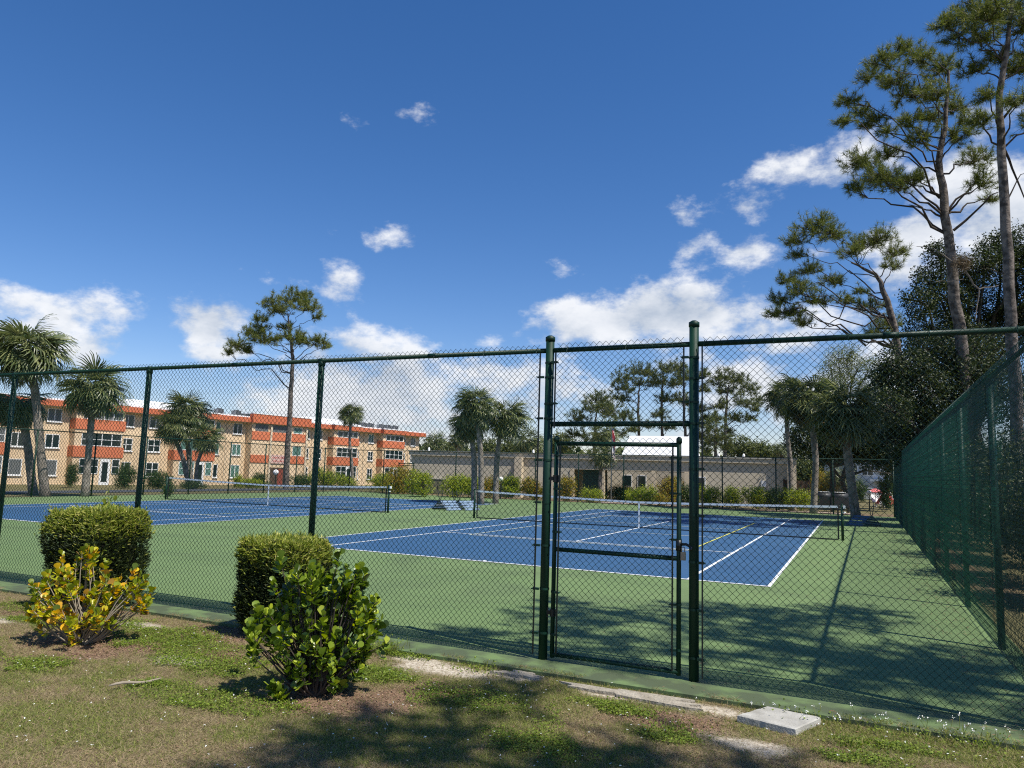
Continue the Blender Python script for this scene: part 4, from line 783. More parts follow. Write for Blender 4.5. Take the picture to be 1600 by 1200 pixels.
for i, (x, y, r, h, lab) in enumerate([(15.3,-3.0,.55,1.5,'small dark shrub outside the right fence next to its nearest visible post'),(15.2,.9,.8,2.6,'dark shrub outside the right fence, second from the near end'),(15.3,4.0,1.,3.0,'broad dark shrub outside the right fence, third from the near end'),(15.6,8.2,1.2,3.4,'tall dark shrub outside the right fence level with the service line'),
        (15.7,12.8,1.3,3.2,'dense shrub outside the right fence level with the net'),(15.9,17.5,1.4,3.6,'dense dark shrub outside the far part of the right fence'),(15.8,22.5,1.5,3.4,'dark shrub outside the right fence near the leaning pine'),(16.0,28,1.5,3.2,'last dark shrub outside the right fence before the far corner'),(19.5,5.5,2.2,4.6,'big dark thicket behind the shrubs along the right fence, nearer one'),(20.5,13,2.6,5.2,'big dark thicket behind the shrubs along the right fence, farther one'),(20.,-.5,1.7,4.2,'dark thicket out beyond the right fence behind its nearest shrubs')]):
    rz = h*.42; leafy(lab, (x, y), [((x, y, h*.5), (r, r*1.2, rz)), ((x+r*.5, y+r*.8, h*.62), (r*.7, r*.8, rz*.7)), ((x+r*.4, y-r*.8, h*.4), (r*.7, r*.7, rz*.75))], 1700 if r < 1.6 else 1500, .085, m='oak', name='shrub', cat_='shrub', shell=.35, tr=.08, group='dark shrubs outside the right fence')
# grey dead limb and a clump of brown needles caught on the forked pine
D = 29.4; th = [o_ for o_ in bpy.data.objects if o_.get('label', '').startswith('tall pine with forked')][0]; o_ = np.array(th.location); q = MB()
for a_, b_, r0, r1 in (((1500, 412), (1446, 384), .035, .012), ((1500, 412), (1530, 452), .04, .03), ((1530, 452), (1560, 446), .03, .012), ((1530, 452), (1524, 500), .03, .02), ((1505, 436), (1462, 440), .02, .008)):
    limb(q, W(*a_, D)-o_, W(*b_, D)-o_, r0, r1, 0, .05, 5, 5)
q.build('dead_branch', M['greybark'], th)
P = W(1502, 410, D)-o_+R_.normal(size=(900, 3))*[.16, .12, .16]; V, F = inst(NEED, NEEDF, P, rdir(900)-[0, 0, .6], rdir(900), .25, .014); link('dead_needles', npmesh('dead_needles', V, [(F, 0)]), M['palm_dry'], th)
# ------------------------------------------------------------------ shrubs before the buildings
def shrub(u, vt, vb, wpx, D, label, m='shrub', name='shrub', dens=1500, size=.09, lumps=3):
    wpx = wpx*(1.3 if m != 'shrub_dk' else 1.1); z0 = W(u, vb, D); g = np.array([z0[0], z0[1], float(gz(z0[0], z0[1]))]); top = W(u, vt, D)[2]; h = max(.4, top-g[2]); r = wpx*D/FPX/2
    bl = []
    for i in range(lumps):
        a = i*2.1+u; off = r*.35*(lumps > 1); bl.append((g+[math.cos(a)*off, math.sin(a)*off, h*(.5+.06*(i % 2))], (r*.72, r*.72, h*.46)))
    return leafy(label, g, bl, dens, size, m=m, name=name, cat_='shrub', shell=.45, tr=.05, group='shrubs in front of the buildings')
for s_ in [(112,722,752,18,70,'leafy shrub at the foot of the first orange balcony bay','shrub_dk'),(195,724,752,32,68,'wide round shrub under the paned windows right of the white balcony door','shrub_dk'),(245,737,757,38,66,'low hedge like shrub just right of the second fence post','shrub_dk'),
           (262,745,790,14,38,'narrow dark shrub beside the left post of the far net','shrub_dk'),(300,752,772,40,55,'low dark shrub round the foot of the palm pair','shrub_dk'),(372,741,758,14,74,'thin little shrub under the curtained window of the peach building','shrub'),(405,739,758,26,76,'dark rounded shrub left of the apartment entrance','shrub_dk'),(392,748,762,30,70,'low yellow green shrub in front of the apartment entrance','shrub'),
           (471,742,764,38,66,'bushy green shrub right of the lone pine trunk','shrub_dk'),(505,733,764,36,62,'tall bushy shrub behind the third fence post','shrub'),(535,742,764,34,62,'rounded shrub right of the third fence post below the orange band','shrub'),(600,740,766,44,56,'wide shrub left of the far green gate','shrub'),(628,728,768,40,52,'tallest ragged shrub with reddish tips beside the far green gate','shrub_yel'),(655,736,770,34,48,'bright dense shrub between the far gate and the olive cabinet','shrub'),
           (710,742,772,34,49,'clipped bright shrub right of the olive cabinet','shrub'),(735,744,772,26,49,'clipped bright shrub left of the pale palm trunk','shrub'),(766,744,774,24,49,'yellow flecked shrub right of the pale palm trunk','shrub_yel'),(797,743,776,30,49,'bright round shrub left of the cream pilaster','shrub'),(826,746,778,22,49,'shrub with yellow lower leaves right of the cream pilaster','shrub_yel'),(838,752,778,18,48,'small yellowing shrub hidden behind the left gate post','shrub_yel'),
           (885,745,778,26,48,'green and orange shrub left of the covered passage','shrub_yel'),(924,762,784,30,48,'low rounded yellow green shrub at the foot of the flagpole','shrub'),(1004,762,790,44,46,'largest ball shaped shrub in front of the covered passage','shrub'),(1035,772,792,26,46,'low yellow shrub right of the ball shaped one','shrub_yel'),(1048,745,785,34,52,'reddish leaved plant inside the covered passage','shrub_yel'),(965,760,782,40,55,'dark shrub deep in the covered passage','shrub_dk'),(985,765,784,34,54,'second dark shrub deep in the covered passage','shrub_dk'),
           (1075,758,790,22,46,'shrub right behind the tall right gate post','shrub_dk'),(1108,760,792,36,45,'bright shrub with yellow foot right of the right gate post','shrub'),(1146,761,793,28,45,'bright shrub alone against the grey wall left of the white wall box','shrub'),(1182,760,794,34,45,'bright round shrub under the white wall box','shrub'),(1212,763,795,30,44.5,'darker shrub in the row before the cream corner pilaster','shrub_dk'),(1246,763,796,40,44,'broad bright shrub at the right end of the row by the wooden gate','shrub'),
           (1290,735,775,36,62,'yellow green bush behind the S shaped palm','shrub_yel'),(1345,750,778,20,70,'small bush at the foot of the white building','shrub_dk'),(1385,745,790,24,50,'dark bush beside the far end of the right fence','shrub_dk')]:
    shrub(*s_)
# distant tree line behind everything
for i, (u, v, r, D, lab) in enumerate([(690,700,16,130,'small far tree between the peach building and the dark palm'),(860,700,16,125,'far tree left of the left gate post over the low roof'),(878,690,14,120,'far dark tree just right of the left gate post'),(1155,698,16,110,'rounded far tree over the low roof'),(1180,705,16,112,'low far tree beside the broad pine'),(1205,712,14,110,'lowest far tree before the tiny palm top'),(800,705,18,120,'far tree behind the twin palm'),(1260,735,22,90,'far green tree seen through the palm trunks'),(1300,745,24,95,'far pale green tree under the palms'),(760,700,16,118,'far tree behind the pale palm trunk')]):
    leafy(lab, gpt(u, D), [O(u, v, r, D), O(u-r*.7, v+6, r*.7, D, 1), O(u+r*.8, v+5, r*.75, D, -1)], 260, .35, m='needle_far', name='distant_tree', trunk=W(u, v+r, D), tr=.25, group='far trees beyond the low building')
treeline_V = []; treeline_F = []
k = 42000; a = R_.uniform(rad(-75), rad(20), k); dist = R_.uniform(150, 210, k); x = CAM[0]+np.sin(a)*dist; y = CAM[1]+np.cos(a)*dist; hh = 4.5+5*fbm(a*60, dist*.02, .6, 41); z = R_.random(k)*hh-1
V, F = inst(LEAF4, LEAF4F, np.stack([x, y, z], 1), rdir(k), rdir(k), 1.3*(.6+.8*R_.random(k))); tag(link('treeline', npmesh('treeline', V, [(F, 0)]), M['needle_far']), 'far belt of trees along the horizon behind the buildings', 'treeline', kind='stuff')

# ------------------------------------------------------------------ clipped hedges and clusias in front of the fence
def hedge(label, x0, x1, y0, y1, h, seed, sprout=None, und=0.):
    cx, cy = (x0+x1)/2, (y0+y1)/2; th = thing('clipped_hedge', label, 'hedge', (cx, cy, 0), 0, 'clipped hedge blocks along the near fence'); a, b_ = (x1-x0)/2, (y1-y0)/2
    k = 24; V = []
    q = MB(); q.box(-a*.74, a*.74, -b_*.74, b_*.74, .14, h-.13); core = q.build('dark_core', M['hedge_core'], th)  # solid dark box filling the middle, closes the gaps between leaves
    n_ = 64000; face = R_.choice(5, n_, p=[.24, .19, .14, .12, .31]); u_ = R_.uniform(-1, 1, n_); w_ = R_.uniform(0, 1, n_); P = np.zeros((n_, 3)); N = np.zeros((n_, 3))
    dpt = R_.random(n_)**1.6*.14
    for f_, (nx, ny) in enumerate(((0, -1), (1, 0), (0, 1), (-1, 0))):
        m_ = face == f_; zz = w_[m_]*h
        if nx: P[m_] = np.stack([nx*(a-dpt[m_]), u_[m_]*b_, zz], 1)
        else: P[m_] = np.stack([u_[m_]*a, ny*(b_-dpt[m_]), zz], 1)
        N[m_] = (nx, ny, .45)
    m_ = face == 4; P[m_] = np.stack([u_[m_]*a, (w_[m_]*2-1)*b_, h-dpt[m_]*.8], 1); N[m_] = (0, 0, 1)
    # rounded shoulders, uneven sides, ragged hollow near the foot
    t_ = P[:, 2]/h; shr = 1-.11*sstep((t_-.86)/.14)-.10*sstep((.35-t_)/.35)+.22*(fbm(P[:, 0]*1.+P[:, 1]*1.3+seed, P[:, 2], 4.2, seed)-.5)+und*(t_-.5)
    P[:, :2] *= (shr*(1+(R_.random(n_) < .06)*R_.random(n_)*.14))[:, None]; P[:, 2] += (R_.random(n_) < .08)*(t_ > .93)*R_.random(n_)*.06; P[:, 2] += (fbm(P[:, 0], P[:, 1], 4, seed+4)-.5)*.09*(t_ > .8)
    keep = R_.random(n_) < .12+.95*sstep(t_/.3)*(.25+1.4*sstep((fbm(P[:, 0]+P[:, 1], P[:, 2], 6., seed+2)-.3)/.3)); P = P[keep]; N = N[keep]; t_ = t_[keep]; dpt = dpt[keep]; n_ = len(P)
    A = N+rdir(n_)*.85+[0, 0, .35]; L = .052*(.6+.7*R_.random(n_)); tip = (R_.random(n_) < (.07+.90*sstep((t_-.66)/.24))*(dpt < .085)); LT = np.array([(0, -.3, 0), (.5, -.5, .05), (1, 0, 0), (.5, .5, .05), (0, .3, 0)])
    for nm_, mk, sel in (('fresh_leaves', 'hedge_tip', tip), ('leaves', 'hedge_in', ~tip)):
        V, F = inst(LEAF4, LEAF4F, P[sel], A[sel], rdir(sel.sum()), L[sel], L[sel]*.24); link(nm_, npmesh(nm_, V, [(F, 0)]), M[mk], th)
    q = MB(); SP = []; SA = []                                             # stray shoots the shears missed
    for i in range(46):
        j = int(R_.integers(n_)); b0 = P[j]*[.97, .97, .99]; d = N[j]/np.linalg.norm(N[j])+rdir(1)[0]*.5+[0, 0, .5]; d /= np.linalg.norm(d); e0 = b0+d*R_.uniform(.05, .12); q.tube([b0, e0], [.003, .0015], 3, False)
        for f_ in np.linspace(.3, 1, 9): SP.append(b0+(e0-b0)*f_); SA.append(d+rdir(1)[0]*1.1)
    q.build('shoot_stems', M['twig'], th); V, F = inst(LEAF4, LEAF4F, np.array(SP), np.array(SA), rdir(len(SP)), .05, .013); link('shoots', npmesh('shoots', V, [(F, 0)]), M['hedge_tip'], th)
    q = MB()
    for i in range(6): limb(q, (R_.uniform(-.2, .2), R_.uniform(-.15, .15), -.02), (R_.uniform(-a, a)*.6, R_.uniform(-b_, b_)*.6, .4), .02, .012)
    q.build('stems', M['twig'], th)
    if sprout is not None:
        q = MB(); top = np.array([sprout[0], 0, h+.17]); limb(q, (sprout[0]-.03, 0, h-.1), top, .006, .003); q.build('sprout_stem', M['clusiatwig'], th)
        n2 = 26; Pp = np.array([sprout[0], 0, h])+R_.normal(size=(n2, 3))*[.05, .04, .07]+[0, 0, .07]; V, F = inst(CLL, CLLF, Pp, rdir(n2)+[0, 0, .6], rdir(n2), .075, .06); link('sprout_leaves', npmesh('sprout', V, [(F, 0)], True), M['hedge_tip'], th)
    return th
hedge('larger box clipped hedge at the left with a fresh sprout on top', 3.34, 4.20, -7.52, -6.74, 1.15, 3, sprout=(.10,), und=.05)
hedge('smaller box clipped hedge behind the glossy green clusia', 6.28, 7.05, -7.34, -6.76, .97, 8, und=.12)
def clusia(label, base, targets, mleaf, per, leaf=.075, name='clusia_bush', sparse=0.):
    o = np.array([base[0], base[1], float(gz(*base))]); th = thing(name, label, 'shrub', o); q = MB(); P = []; A = []; N = []
    for (tx, ty, tz, sp_, nt) in targets:
        t_ = np.array([tx, ty, tz]); st = np.array([R_.uniform(-.07, .07), R_.uniform(-.06, .06), 0]); mid = st+(t_-st)*[.4, .4, .55]+[0, 0, -.04]
        for k_ in range(nt):
            e = t_+R_.normal(size=3)*sp_; h = st+(e-st)*.5*[1, 1, .9]+R_.normal(size=3)*.03; q.tube([st, (st+h)/2+[0, 0, -.03], h, (h+e)/2+R_.normal(size=3)*.015, e], [.011, .009, .007, .005, .004], 5, False)
            d = (e-h); d /= np.linalg.norm(d)+1e-6; up = d*.6+np.array([0, 0, .7]); up /= np.linalg.norm(up)
            for j in range(per):
                f_ = (j//2)/(per/2); a = (j % 2)*math.pi+(j//2)*1.57+R_.normal()*.3; s1 = np.cross(up, [.3, .5, .1]); s1 /= np.linalg.norm(s1); s2 = np.cross(up, s1)
                out = math.cos(a)*s1+math.sin(a)*s2; ax = out*(.45+.9*f_)+up*(1.15-.8*f_)+R_.normal(size=3)*.15; P.append(e-up*f_*.13+R_.normal(size=3)*.008); A.append(ax); N.append(up+R_.normal(size=3)*.35-out*.3)
    q.build('stems', M['clusiatwig'] if sparse else M['twig'], th, True); n_ = len(P); L = leaf*(.42+.82*R_.random(n_)); V, F = inst(CLL, CLLF, np.array(P), np.array(A), np.array(N), L, L*.92)
    link('leaves', npmesh('leaves', V, [(F, 0)], True), M[mleaf], th); return th
# targets are offsets from the base: right/left along the picture = (.9, .43), away = (-.43, .9)
def off(r, a, z, s=.07, n_=5, k=.80): return (r*k*.82+a*-.57, r*k*.57+a*.82, z, s, n_)
T1 = [off(-.48,.0,.52,.07,6),off(-.36,.1,.62,.07,6),off(-.20,0,.66,.08,7),off(-.12,.1,.84,.05,5),off(-.30,-.15,.40,.09,6),off(-.10,-.15,.50,.09,7),off(.05,.05,.52,.08,6),off(.20,.05,.46,.09,7),off(.34,0,.56,.07,6),off(.46,.1,.58,.07,6),off(.58,0,.52,.07,6),off(.68,.05,.44,.05,4),off(.12,-.2,.30,.09,6),off(-.15,-.2,.28,.08,4),off(.30,-.1,.32,.08,4),off(-.02,-.1,.18,.07,3),off(-.62,.05,.34,.03,2),off(-.5,-.1,.3,.06,3),off(.14,.1,.02+.1,.06,2),off(-.05,.15,.7,.07,4),off(.5,-.1,.34,.06,2)]
clusia('airy clusia bush with yellow and orange leaves before the larger hedge', (5.28, -8.30), T1, 'clusia_y', 14, .070, sparse=1)
T2 = []
for r in np.arange(-.30, .50, .12):
    for z in np.arange(.14, .98, .13):
        w_ = .50-.55*max(0, .5-z)-.30*max(0, z-.6)
        if abs(r-.08) < w_: T2.append(off(r+R_.normal()*.03, R_.uniform(-.22, .12), z+R_.normal()*.03, .065, 3))
T2 += [off(-.56,0,.5,.06,5),off(-.60,-.05,.38,.05,4),off(-.52,.05,.62,.05,4),off(.56,0,.5,.05,4),off(.54,-.05,.36,.05,3),off(-.22,0,.92,.05,3),off(-.08,0,.97,.05,3),off(.30,0,.92,.04,4),off(-.46,.0,.58,.06,5),off(-.42,0,.44,.05,3),off(.48,0,.62,.06,5),off(.50,0,.46,.06,4),off(-.42,-.2,.16,.05,2),off(-.30,-.2,.10,.04,2),off(.46,-.05,.24,.04,3),off(.40,.1,.74,.06,4),off(.15,.0,.86,.07,4),off(.0,-.1,.8,.07,4)]
clusia('dense glossy green clusia bush before the smaller hedge', (8.28, -8.44), T2, 'clusia', 15, .071)

# ------------------------------------------------------------------ slab, stick, lawn
sl_ = MB(); hgt = .012; c4 = [G(1152, 1118, hgt), G(1198, 1104, hgt), G(1284, 1122, hgt), G(1243, 1140, hgt)]
ctr = np.mean(c4, 0); n1 = 10; top = []; ex = lambda i: [np.array(c4[i]), np.array(c4[(i+1) % 4])]
ring = []
for i in range(4):
    a, b_ = ex(i)
    for f_ in np.linspace(0, 1, n1, endpoint=False): p = a+(b_-a)*f_; ring.append(p+(ctr-p)*max(0, R_.normal()*.012)*[1, 1, 0])
ring = np.array(ring); m_ = len(ring); low = ring.copy(); low[:, 2] = -.06; low[:, :2] += (low[:, :2]-ctr[:2])*.02
cen = np.array([[ctr[0], ctr[1], hgt+.003]]); mid_ = ring+(ctr-ring)*.05+[0, 0, .006]; mid_[:, 2] += R_.normal(size=m_)*.002
V = np.concatenate([low, ring, mid_, cen]); F4 = [(i, (i+1) % m_, m_+(i+1) % m_, m_+i) for i in range(m_)]+[(m_+i, m_+(i+1) % m_, 2*m_+(i+1) % m_, 2*m_+i) for i in range(m_)]; F3 = [(2*m_+i, 2*m_+(i+1) % m_, 3*m_) for i in range(m_)]
o = sl_.add(V, F4, F3).build('concrete_slab', M['conc']); tag(o, 'loose grey concrete slab lying in the grass near the gate', 'slab')
# broken pale footing pieces by the gate
for (x, y, rx, ry, rz, lab) in ((10.62, -7.16, .55, .10, -2, 'long flat strip of broken concrete at the court edge below the gate'), (9.5, -7.07, .2, .07, 4, 'small flat piece of pale concrete at the court edge below the left gate post')):
    k = 26; a = np.linspace(0, 2*math.pi, k, endpoint=False); rr = 1+.28*np.sin(a*3+x)+.18*np.sin(a*7+1)+R_.normal(size=k)*.07; P = np.stack([x+np.cos(a)*rx*rr, y+np.sin(a)*ry*rr+np.cos(a)*rx*math.tan(rad(rz)), np.full(k, -.006)], 1); P[:, 1] = np.minimum(P[:, 1], CY0-.012)
    lo_ = P.copy(); lo_[:, 2] = -.06; V = np.concatenate([lo_, P, [[x, y, .0]]]); F4 = [(i, (i+1) % k, k+(i+1) % k, k+i) for i in range(k)]; F3 = [(k+i, k+(i+1) % k, 2*k) for i in range(k)]
    tag(MB().add(V, F4, F3).build('concrete_rubble', M['rubble']), lab, 'concrete piece')
p0, p1 = G(170, 1074, .01), G(252, 1063, .01)
q = MB(); tt = np.linspace(0, 1, 9)[:, None]; P = p0+(p1-p0)*tt+np.array([0, 0, .012]); P[:, 2] += .01*np.sin(tt[:, 0]*7); q.tube(P, [.006, .010, .012, .012, .011, .012, .010, .009, .004], 7)
tag(q.build('fallen_stick', M['clusiatwig'], None, True), 'pale fallen stick lying in the dry grass at lower left', 'stick')
# lawn: blades only where the camera side lawn is, thinning with the bare patches
def scatter(n_, x0, x1, y0, y1): return R_.uniform(x0, x1, n_), R_.uniform(y0, y1, n_)
x, y = scatter(1500000, 1.0, 16.0, -11.3, -6.8)
dist = np.hypot(x-CAM[0], y-CAM[1]); s_, l_, g_r, c_l = patches(x, y)
edge = (y < -6.95) | (R_.random(len(x)) < .30*(vn(x, y, 4, 77) > .45)*sstep((-6.80-y)/.12))
inview = edge & (dist < 13) & (((x-CAM[0])*FW[0]+(y-CAM[1])*FW[1]) > 1.2) & (y < -6.80)
base_k = .80*(1-.93*s_)*(1-.72*l_)*np.clip(1.25-dist/16, .3, 1)
keep = inview & (R_.random(len(x)) < base_k); x, y, g_r, c_l, s_ = x[keep], y[keep], g_r[keep], c_l[keep], s_[keep]
z = np.where(y > -6.95, .001, gz(x, y)-.004); isg = R_.random(len(x)) < .14+.62*g_r; n_ = len(x)
for nm_, sel, mk, L0 in (('green_grass', isg, 'grassblade', .036), ('dry_grass', ~isg, 'dryblade', .042)):
    P = np.stack([x, y, z], 1)[sel]; k = len(P); A = rdir(k)*[1, 1, .3]+[0, 0, .55 if nm_ == 'green_grass' else .28]; L = L0*(.5+1.*R_.random(k))
    V, F = inst(NEED, NEEDF, P, A, rdir(k), L, .0042*(.7+.6*R_.random(k))); tag(link(nm_, npmesh(nm_, V, [(F, 0)]), M[mk]), 'short green grass growing in patches over the lawn' if nm_[0] == 'g' else 'straw coloured dry grass lying over the lawn', 'grass', kind='stuff')
x, y = scatter(420000, 2.0, 14.5, -10.5, -6.93); c_l = patches(x, y)[3]; keep = (c_l > .25) & (R_.random(len(x)) < c_l*.8*(.3+1.2*sstep((fbm(x, y, 5, 51)-.35)*4))); x, y = x[keep], y[keep]; P = np.stack([x, y, gz(x, y)+.006+.030*R_.random(len(x))*1.], 1); k = len(P)
V, F = inst(LEAF4, LEAF4F, P, rdir(k)*[1, 1, .35], rdir(k)*.5+[0, 0, 1], .016*(.6+.8*R_.random(k)), .014*(.6+.8*R_.random(k))); tag(link('clover', npmesh('clover', V, [(F, 0)]), M['clover']), 'low clover mats spreading between the bushes', 'ground cover', kind='stuff')
x, y = scatter(900, 4.0, 14.3, -10.2, -6.98); w_ = patches(x, y); keep = (R_.random(len(x)) < .18+.6*w_[2]+.3*sstep((x-8)/2)) & (w_[0] < .3); x, y = x[keep], y[keep]; k = len(x)
P = np.repeat(np.stack([x, y, gz(x, y)+.03+.02*R_.random(k)], 1), 5, 0); A = rdir(k*5)*[1, 1, .25]; V, F = inst(LEAF4, LEAF4F, P, A, np.tile([0, 0, 1.], (k*5, 1)), np.repeat(.006+.006*R_.random(k), 5), .006); tag(link('white_flowers', npmesh('white_flowers', V, [(F, 0)]), M['petal']), 'tiny white flowers dotted through the lawn', 'flowers', kind='stuff')
x, y = scatter(60000, 2.5, 14.3, -10.2, -6.97); l_ = patches(x, y)[1]; keep = R_.random(len(x)) < .04+.9*l_; x, y = x[keep], y[keep]; k = len(x); P = np.stack([x, y, gz(x, y)+.004+.01*R_.random(k)], 1)
V, F = inst(LEAF4, LEAF4F, P, rdir(k)*[1, 1, .2], rdir(k)*.5+[0, 0, 1], .022*(.5+R_.random(k)), .010); tag(link('leaf_litter', npmesh('leaf_litter', V, [(F, 0)]), M['mulch']), 'brown fallen leaves under the bushes', 'leaf litter', kind='stuff')
x, y = R_.normal(12.2, 1.6, 9000), R_.uniform(-6.9, 28, 9000); x = np.where(R_.random(9000) < .55, 13.6-np.abs(R_.normal(0, .35, 9000)), x); keep = (x < 13.65) & (x > 5) & (R_.random(9000) < .35); x, y = x[keep], y[keep]; k = len(x)
V, F = inst(LEAF4, LEAF4F, np.stack([x, y, np.full(k, .016)], 1), rdir(k)*[1, 1, .05], rdir(k)*.15+[0, 0, 1], .10*(.3+R_.random(k)**2), .008); tag(link('fallen_needles', npmesh('fallen_needles', V, [(F, 0)]), M['mulch']), 'brown pine needles fallen on the court beside the right fence', 'pine needles', kind='stuff')
# tufts of taller weeds
def tuft(x, y, n_, r, h, label, fl=False):
    o = np.array([x, y, float(gz(x, y))]); th = thing('weed_tuft', label, 'weed', o, 0, 'weeds along the court edge'); P = R_.normal(size=(n_, 3))*[r*.5, r*.35, 0]; A = rdir(n_)*[.6, .6, .2]+[0, 0, 1]; L = h*(.4+.6*R_.random(n_)); V, F = inst(LEAF4, LEAF4F, P, A, rdir(n_), L, .007); link('blades', npmesh('blades', V, [(F, 0)]), M['grassblade'], th)
    n2 = n_*3; P = R_.normal(size=(n2, 3))*[r*.5, r*.4, 0]; P[:, 2] = np.abs(R_.normal(size=n2))*h*.30; V, F = inst(LEAF4, LEAF4F, P, rdir(n2), rdir(n2)*.5+[0, 0, 1], .022, .018); link('leaves', npmesh('leaves', V, [(F, 0)]), M['clover'], th)
    if fl:
        q = MB(); Pf = []
        for i in range(fl):
            b_ = np.array([R_.normal()*r*.6, R_.normal()*r*.3, 0]); e = b_+[R_.normal()*.05, R_.normal()*.04, h*(.7+.5*R_.random())]; q.tube([b_, (b_+e)/2+R_.normal(size=3)*.01, e], .0016, 4, False); Pf += [e+R_.normal(size=3)*.006 for _ in range(6)]
        q.build('stems', M['grassblade'], th); n3 = len(Pf); V, F = inst(LEAF4, LEAF4F, np.array(Pf), rdir(n3), rdir(n3), .011, .009); link('flower_heads', npmesh('flower_heads', V, [(F, 0)]), M['petal'], th)
tuft(8.02, -7.02, 110, .20, .20, 'tall spiky grass tuft at the court edge beside the green clusia')
tuft(10.6, -7.5, 60, .22, .07, 'bright leafy weed clump in front of the long concrete strip')
tuft(11.05, -7.78, 60, .20, .08, 'leafy weed clump left of the loose slab')
tuft(8.35, -7.75, 70, .30, .06, 'low green weed mat right of the green clusia')
tuft(12.25, -7.50, 50, .16, .09, 'weed clump at the right end of the loose slab')
tuft(12.55, -7.08, 46, .35, .13, 'flowering weeds behind the loose slab', 14)
tuft(13.05, -7.05, 46, .28, .17, 'taller white flowering weeds at the lower right court edge', 16)
tuft(13.6, -7.25, 40, .3, .13, 'flowering weeds in the lower right corner', 9)
tuft(11.9, -7.06, 34, .35, .10, 'thin flowering weeds in front of the right mesh panel', 12)
tuft(9.1, -7.05, 60, .28, .10, 'brownish weedy fringe left of the left gate post')

# ------------------------------------------------------------------ small far things
p = G(682, 772, -.1); th = thing('utility_cabinet', 'olive tan utility cabinet among the shrubs before the low building', 'cabinet', (p[0]+.1, p[1]+.2, -.14), CB_Y)
MB().box(-.55, .55, -.4, .4, 0, 1.18).build('cabinet_body', M['cabinet'], th); MB().box(-.6, .6, -.45, .45, 1.182, 1.24).build('cabinet_lid', M['clubcap'], th)
MB().box(-.5, -.02, -.42, -.403, .08, 1.1).box(.02, .5, -.42, -.403, .08, 1.1).build('door', M['cabinet'], th); MB().box(.06, .09, -.45, -.422, .5, .72).build('handle', M['black'], th)
def globe(u, vt, D, label, r=.2):
    p = W(u, vt, D); g = float(gz(p[0], p[1])); th = thing('globe_lamp', label, 'lamp', (p[0], p[1], g), 0, 'white globe lamps on posts'); h = p[2]-g
    MB().tube([(0, 0, 0), (0, 0, .1), (0, 0, h-r*.8)], [.09, .045, .04], 10).build('lamp_post', M['black'], th); MB().ball((0, 0, h), r, 16).build('globe', M['globe'], th, True)
globe(783, 748, 48, 'white globe lamp on a short post right of the pale palm trunk', .13); globe(431, 738, 66, 'white globe lamp before the apartment entrance', .25); globe(1358, 770, 52, 'white globe lamp right of the big palm trunk', .17)
# flagpole
p = gpt(955, 50); th = thing('flagpole', 'slim white flagpole in front of the covered passage', 'flagpole', p)
ht = W(955, 664, 50)[2]-p[2]; MB().tube([(0, 0, 0), (0, 0, ht)], [.05, .03], 10).build('pole', M['steel'], th); MB().ball((0, 0, ht+.05), .06, 10).build('ball', M['steel'], th, True)
fl_ = thing('flag', 'limp red and white striped flag hanging from the flagpole', 'flag', (p[0], p[1], p[2]+ht-.2)); w_, hF = 1.3, 1.9
stripes = [MB(), MB(), MB()]
nx = 13; 
for i in range(nx):
    for j in range(10):
        def pt(i_, j_):
            f_ = i_/nx; t_ = j_/10; return (.045+.20*f_+.03*math.sin(f_*22+t_*3), .07*math.sin(f_*19+t_*2), -t_*hF*(1-.12*f_)-f_*.55)
        c_k = 2 if (i < 3 and j < 3) else (1-i % 2)
        stripes[c_k].quad(pt(i, j), pt(i+1, j), pt(i+1, j+1), pt(i, j+1))
for nm_, q, mk in (('red_stripes', stripes[0], 'fred'), ('white_stripes', stripes[1], 'fwhite'), ('blue_canton', stripes[2], 'fblue')): q.build(nm_, M[mk], fl_)
# patio things beyond the far right corner
def lounge(u, v, D, rz, label):
    p = W(u, v, D); th = thing('lounge_chair', label, 'lounge chair', (p[0], p[1], float(gz(p[0], p[1]))+.01), rz, 'white lounge chairs on the far patio')
    MB().box(-.32, .32, -.9, .35, .33, .40).build('seat', M['white'], th); q = MB().add([(-.32, .35, .36), (.32, .35, .36), (.32, .85, .95), (-.32, .85, .95), (-.32, .40, .30), (.32, .40, .30), (.32, .90, .90), (-.32, .90, .90)], [(0, 1, 2, 3), (5, 4, 7, 6), (0, 4, 5, 1), (1, 5, 6, 2), (2, 6, 7, 3), (3, 7, 4, 0)]); q.build('backrest', M['white'], th)
    for x in (-.28, .28):
        for y in (-.8, .3): MB().box(x-.03, x+.03, y-.03, y+.03, 0, .33).build('leg', M['white'], th)
p = gpt(1346, 72); car = thing('parked_car', 'silver car parked beyond the patio between the palm trunk and the globe lamp', 'car', p, rad(8))
prof = [(-2.2, .35), (-2.2, .75), (-1.9, .92), (-1.25, .98), (-.65, 1.42), (.75, 1.45), (1.5, 1.0), (2.1, .85), (2.2, .6), (2.2, .35)]
k = len(prof); V = [(x_, y_, z_) for y_ in (-.85, .85) for x_, z_ in prof]; q = MB().add(V, [(i, (i+1) % k, k+(i+1) % k, k+i) for i in range(k)], [(0, i+1, i) for i in range(1, k-1)]+[(k, k+i, k+i+1) for i in range(1, k-1)])
silver = mat('silver_car_paint', (.55, .56, .57), .3, metal=.3, coat=.6); q.build('body', silver, car)
q = MB()
for y_ in (-.862, .852): q.add([(x_, y_+dy, z_) for dy in (0, .01) for x_, z_ in ((-1.05, 1.0), (-.6, 1.34), (.02, 1.36), (.02, 1.0))], [(0, 1, 2, 3), (7, 6, 5, 4)]).add([(x_, y_+dy, z_) for dy in (0, .01) for x_, z_ in ((.08, 1.0), (.08, 1.36), (.7, 1.36), (1.3, 1.02))], [(0, 1, 2, 3), (7, 6, 5, 4)])
q.build('side_windows', M['glass'], car)
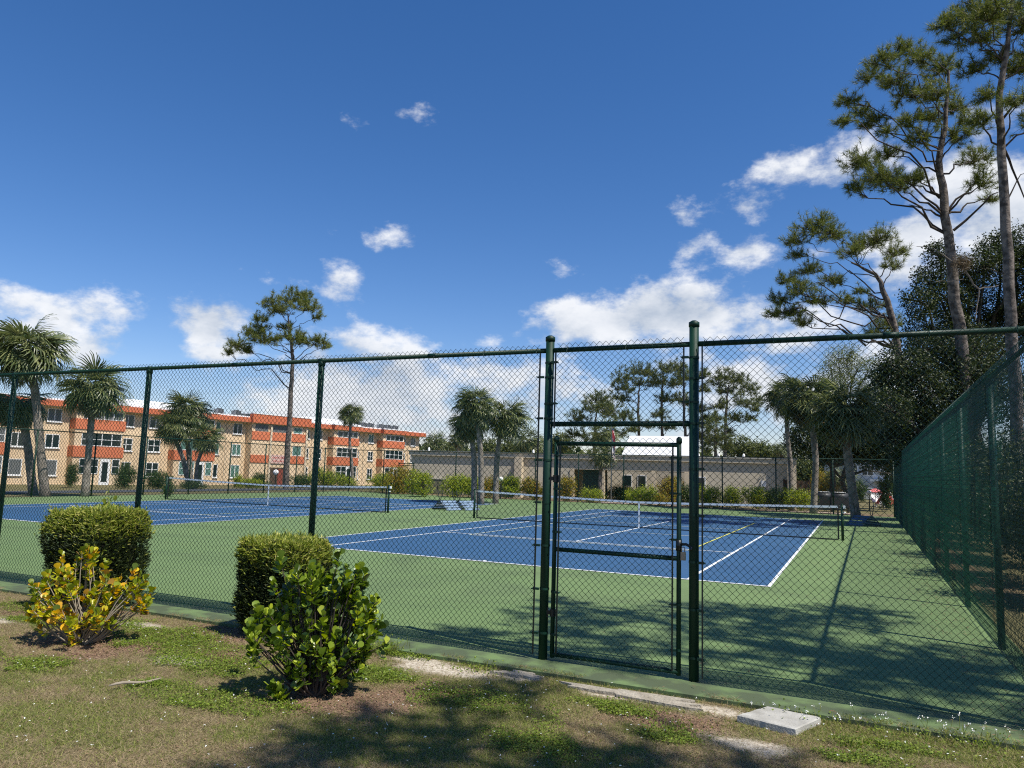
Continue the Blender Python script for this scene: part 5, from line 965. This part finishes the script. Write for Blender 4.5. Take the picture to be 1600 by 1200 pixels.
MB().add([(.80, -.75, 1.42), (.80, .75, 1.42), (1.48, .78, 1.03), (1.48, -.78, 1.03)], [(0, 3, 2, 1)]).build('windscreen', M['glass'], car)
for x_ in (-1.35, 1.35):
    for y_ in (-.8, .8):
        w_ = MB().tube([(x_, y_-.1, .33), (x_, y_+.1, .33)], .33, 16).build('wheel', M['darkplastic'], car); MB().tube([(x_, y_-.108, .33), (x_, y_+.108, .33)], .19, 12).build('rim', M['steel'], w_)
for a_ in [(1372, 792, 60, .2, 'white lounge chair right of the globe lamp under the coral parasol'), (1390, 790, 58, .9, 'white lounge chair beside the red and white folded parasol')]: lounge(*a_)
def parasol(u, v, D, label, mk, rr, h, folded=False):
    p = W(u, v, D); th = thing('parasol', label, 'parasol', (p[0], p[1], float(gz(p[0], p[1])))); MB().tube([(0, 0, 0), (0, 0, h)], .03, 8).build('pole', M['white'], th); q = MB(); k = 8
    a = np.arange(k)*2*math.pi/k; V = [(0, 0, h)]+[(math.cos(t_)*rr, math.sin(t_)*rr, h-(.5*rr if not folded else 1.4)) for t_ in a]; V += [(x*.97, y*.97, z-.06) for x, y, z in V[1:]]
    q.add(V, [(1+i, 1+k+i, 1+k+(i+1) % k, 1+(i+1) % k) for i in range(k)], [(0, 1+i, 1+(i+1) % k) for i in range(k)]); q.build('canopy', M[mk], th)
    if folded:
        q = MB()
        for i in range(0, k, 2):
            t0, t1 = a[i], a[(i+1) % k]+(2*math.pi if i == k-1 else 0); q.add([(0, 0, h+.012), (math.cos(t0)*(rr+.02), math.sin(t0)*(rr+.02), h-1.39), (math.cos(t1)*(rr+.02), math.sin(t1)*(rr+.02), h-1.39)], [], [(0, 1, 2)])
        q.build('stripes', M['redcl'], th)
parasol(1368, 790, 60, 'low coral parasol right of the globe lamp', 'pink', .62, 1.5); parasol(1386, 791, 58, 'half closed red and white parasol near the far end of the right fence', 'fwhite', .8, 1.7, True)
def grill(u, D, label):
    p = gpt(u, D); th = thing('barbecue_grill', label, 'grill', p+np.array([0, 0, .01]), .2, 'covered grills past the far fence'); MB().box(-.55, .55, -.3, .3, .3, .9).build('firebox', M['darkplastic'], th); MB().tube([(-.5, 0, .93), (.5, 0, .93)], .27, 14).build('hood', M['darkplastic'], th, True)
    for x in (-.45, .45): MB().box(x-.04, x+.04, -.25, .25, 0, .3).build('leg', M['darkplastic'], th)
    MB().box(-.3, .3, -.2, .2, 1.205, 1.24).build('top_tray', M['white'], th)
grill(1287, 47, 'dark covered grill left of the S shaped palm trunk shadow'); grill(1312, 46, 'dark covered grill just left of the big palm trunk')
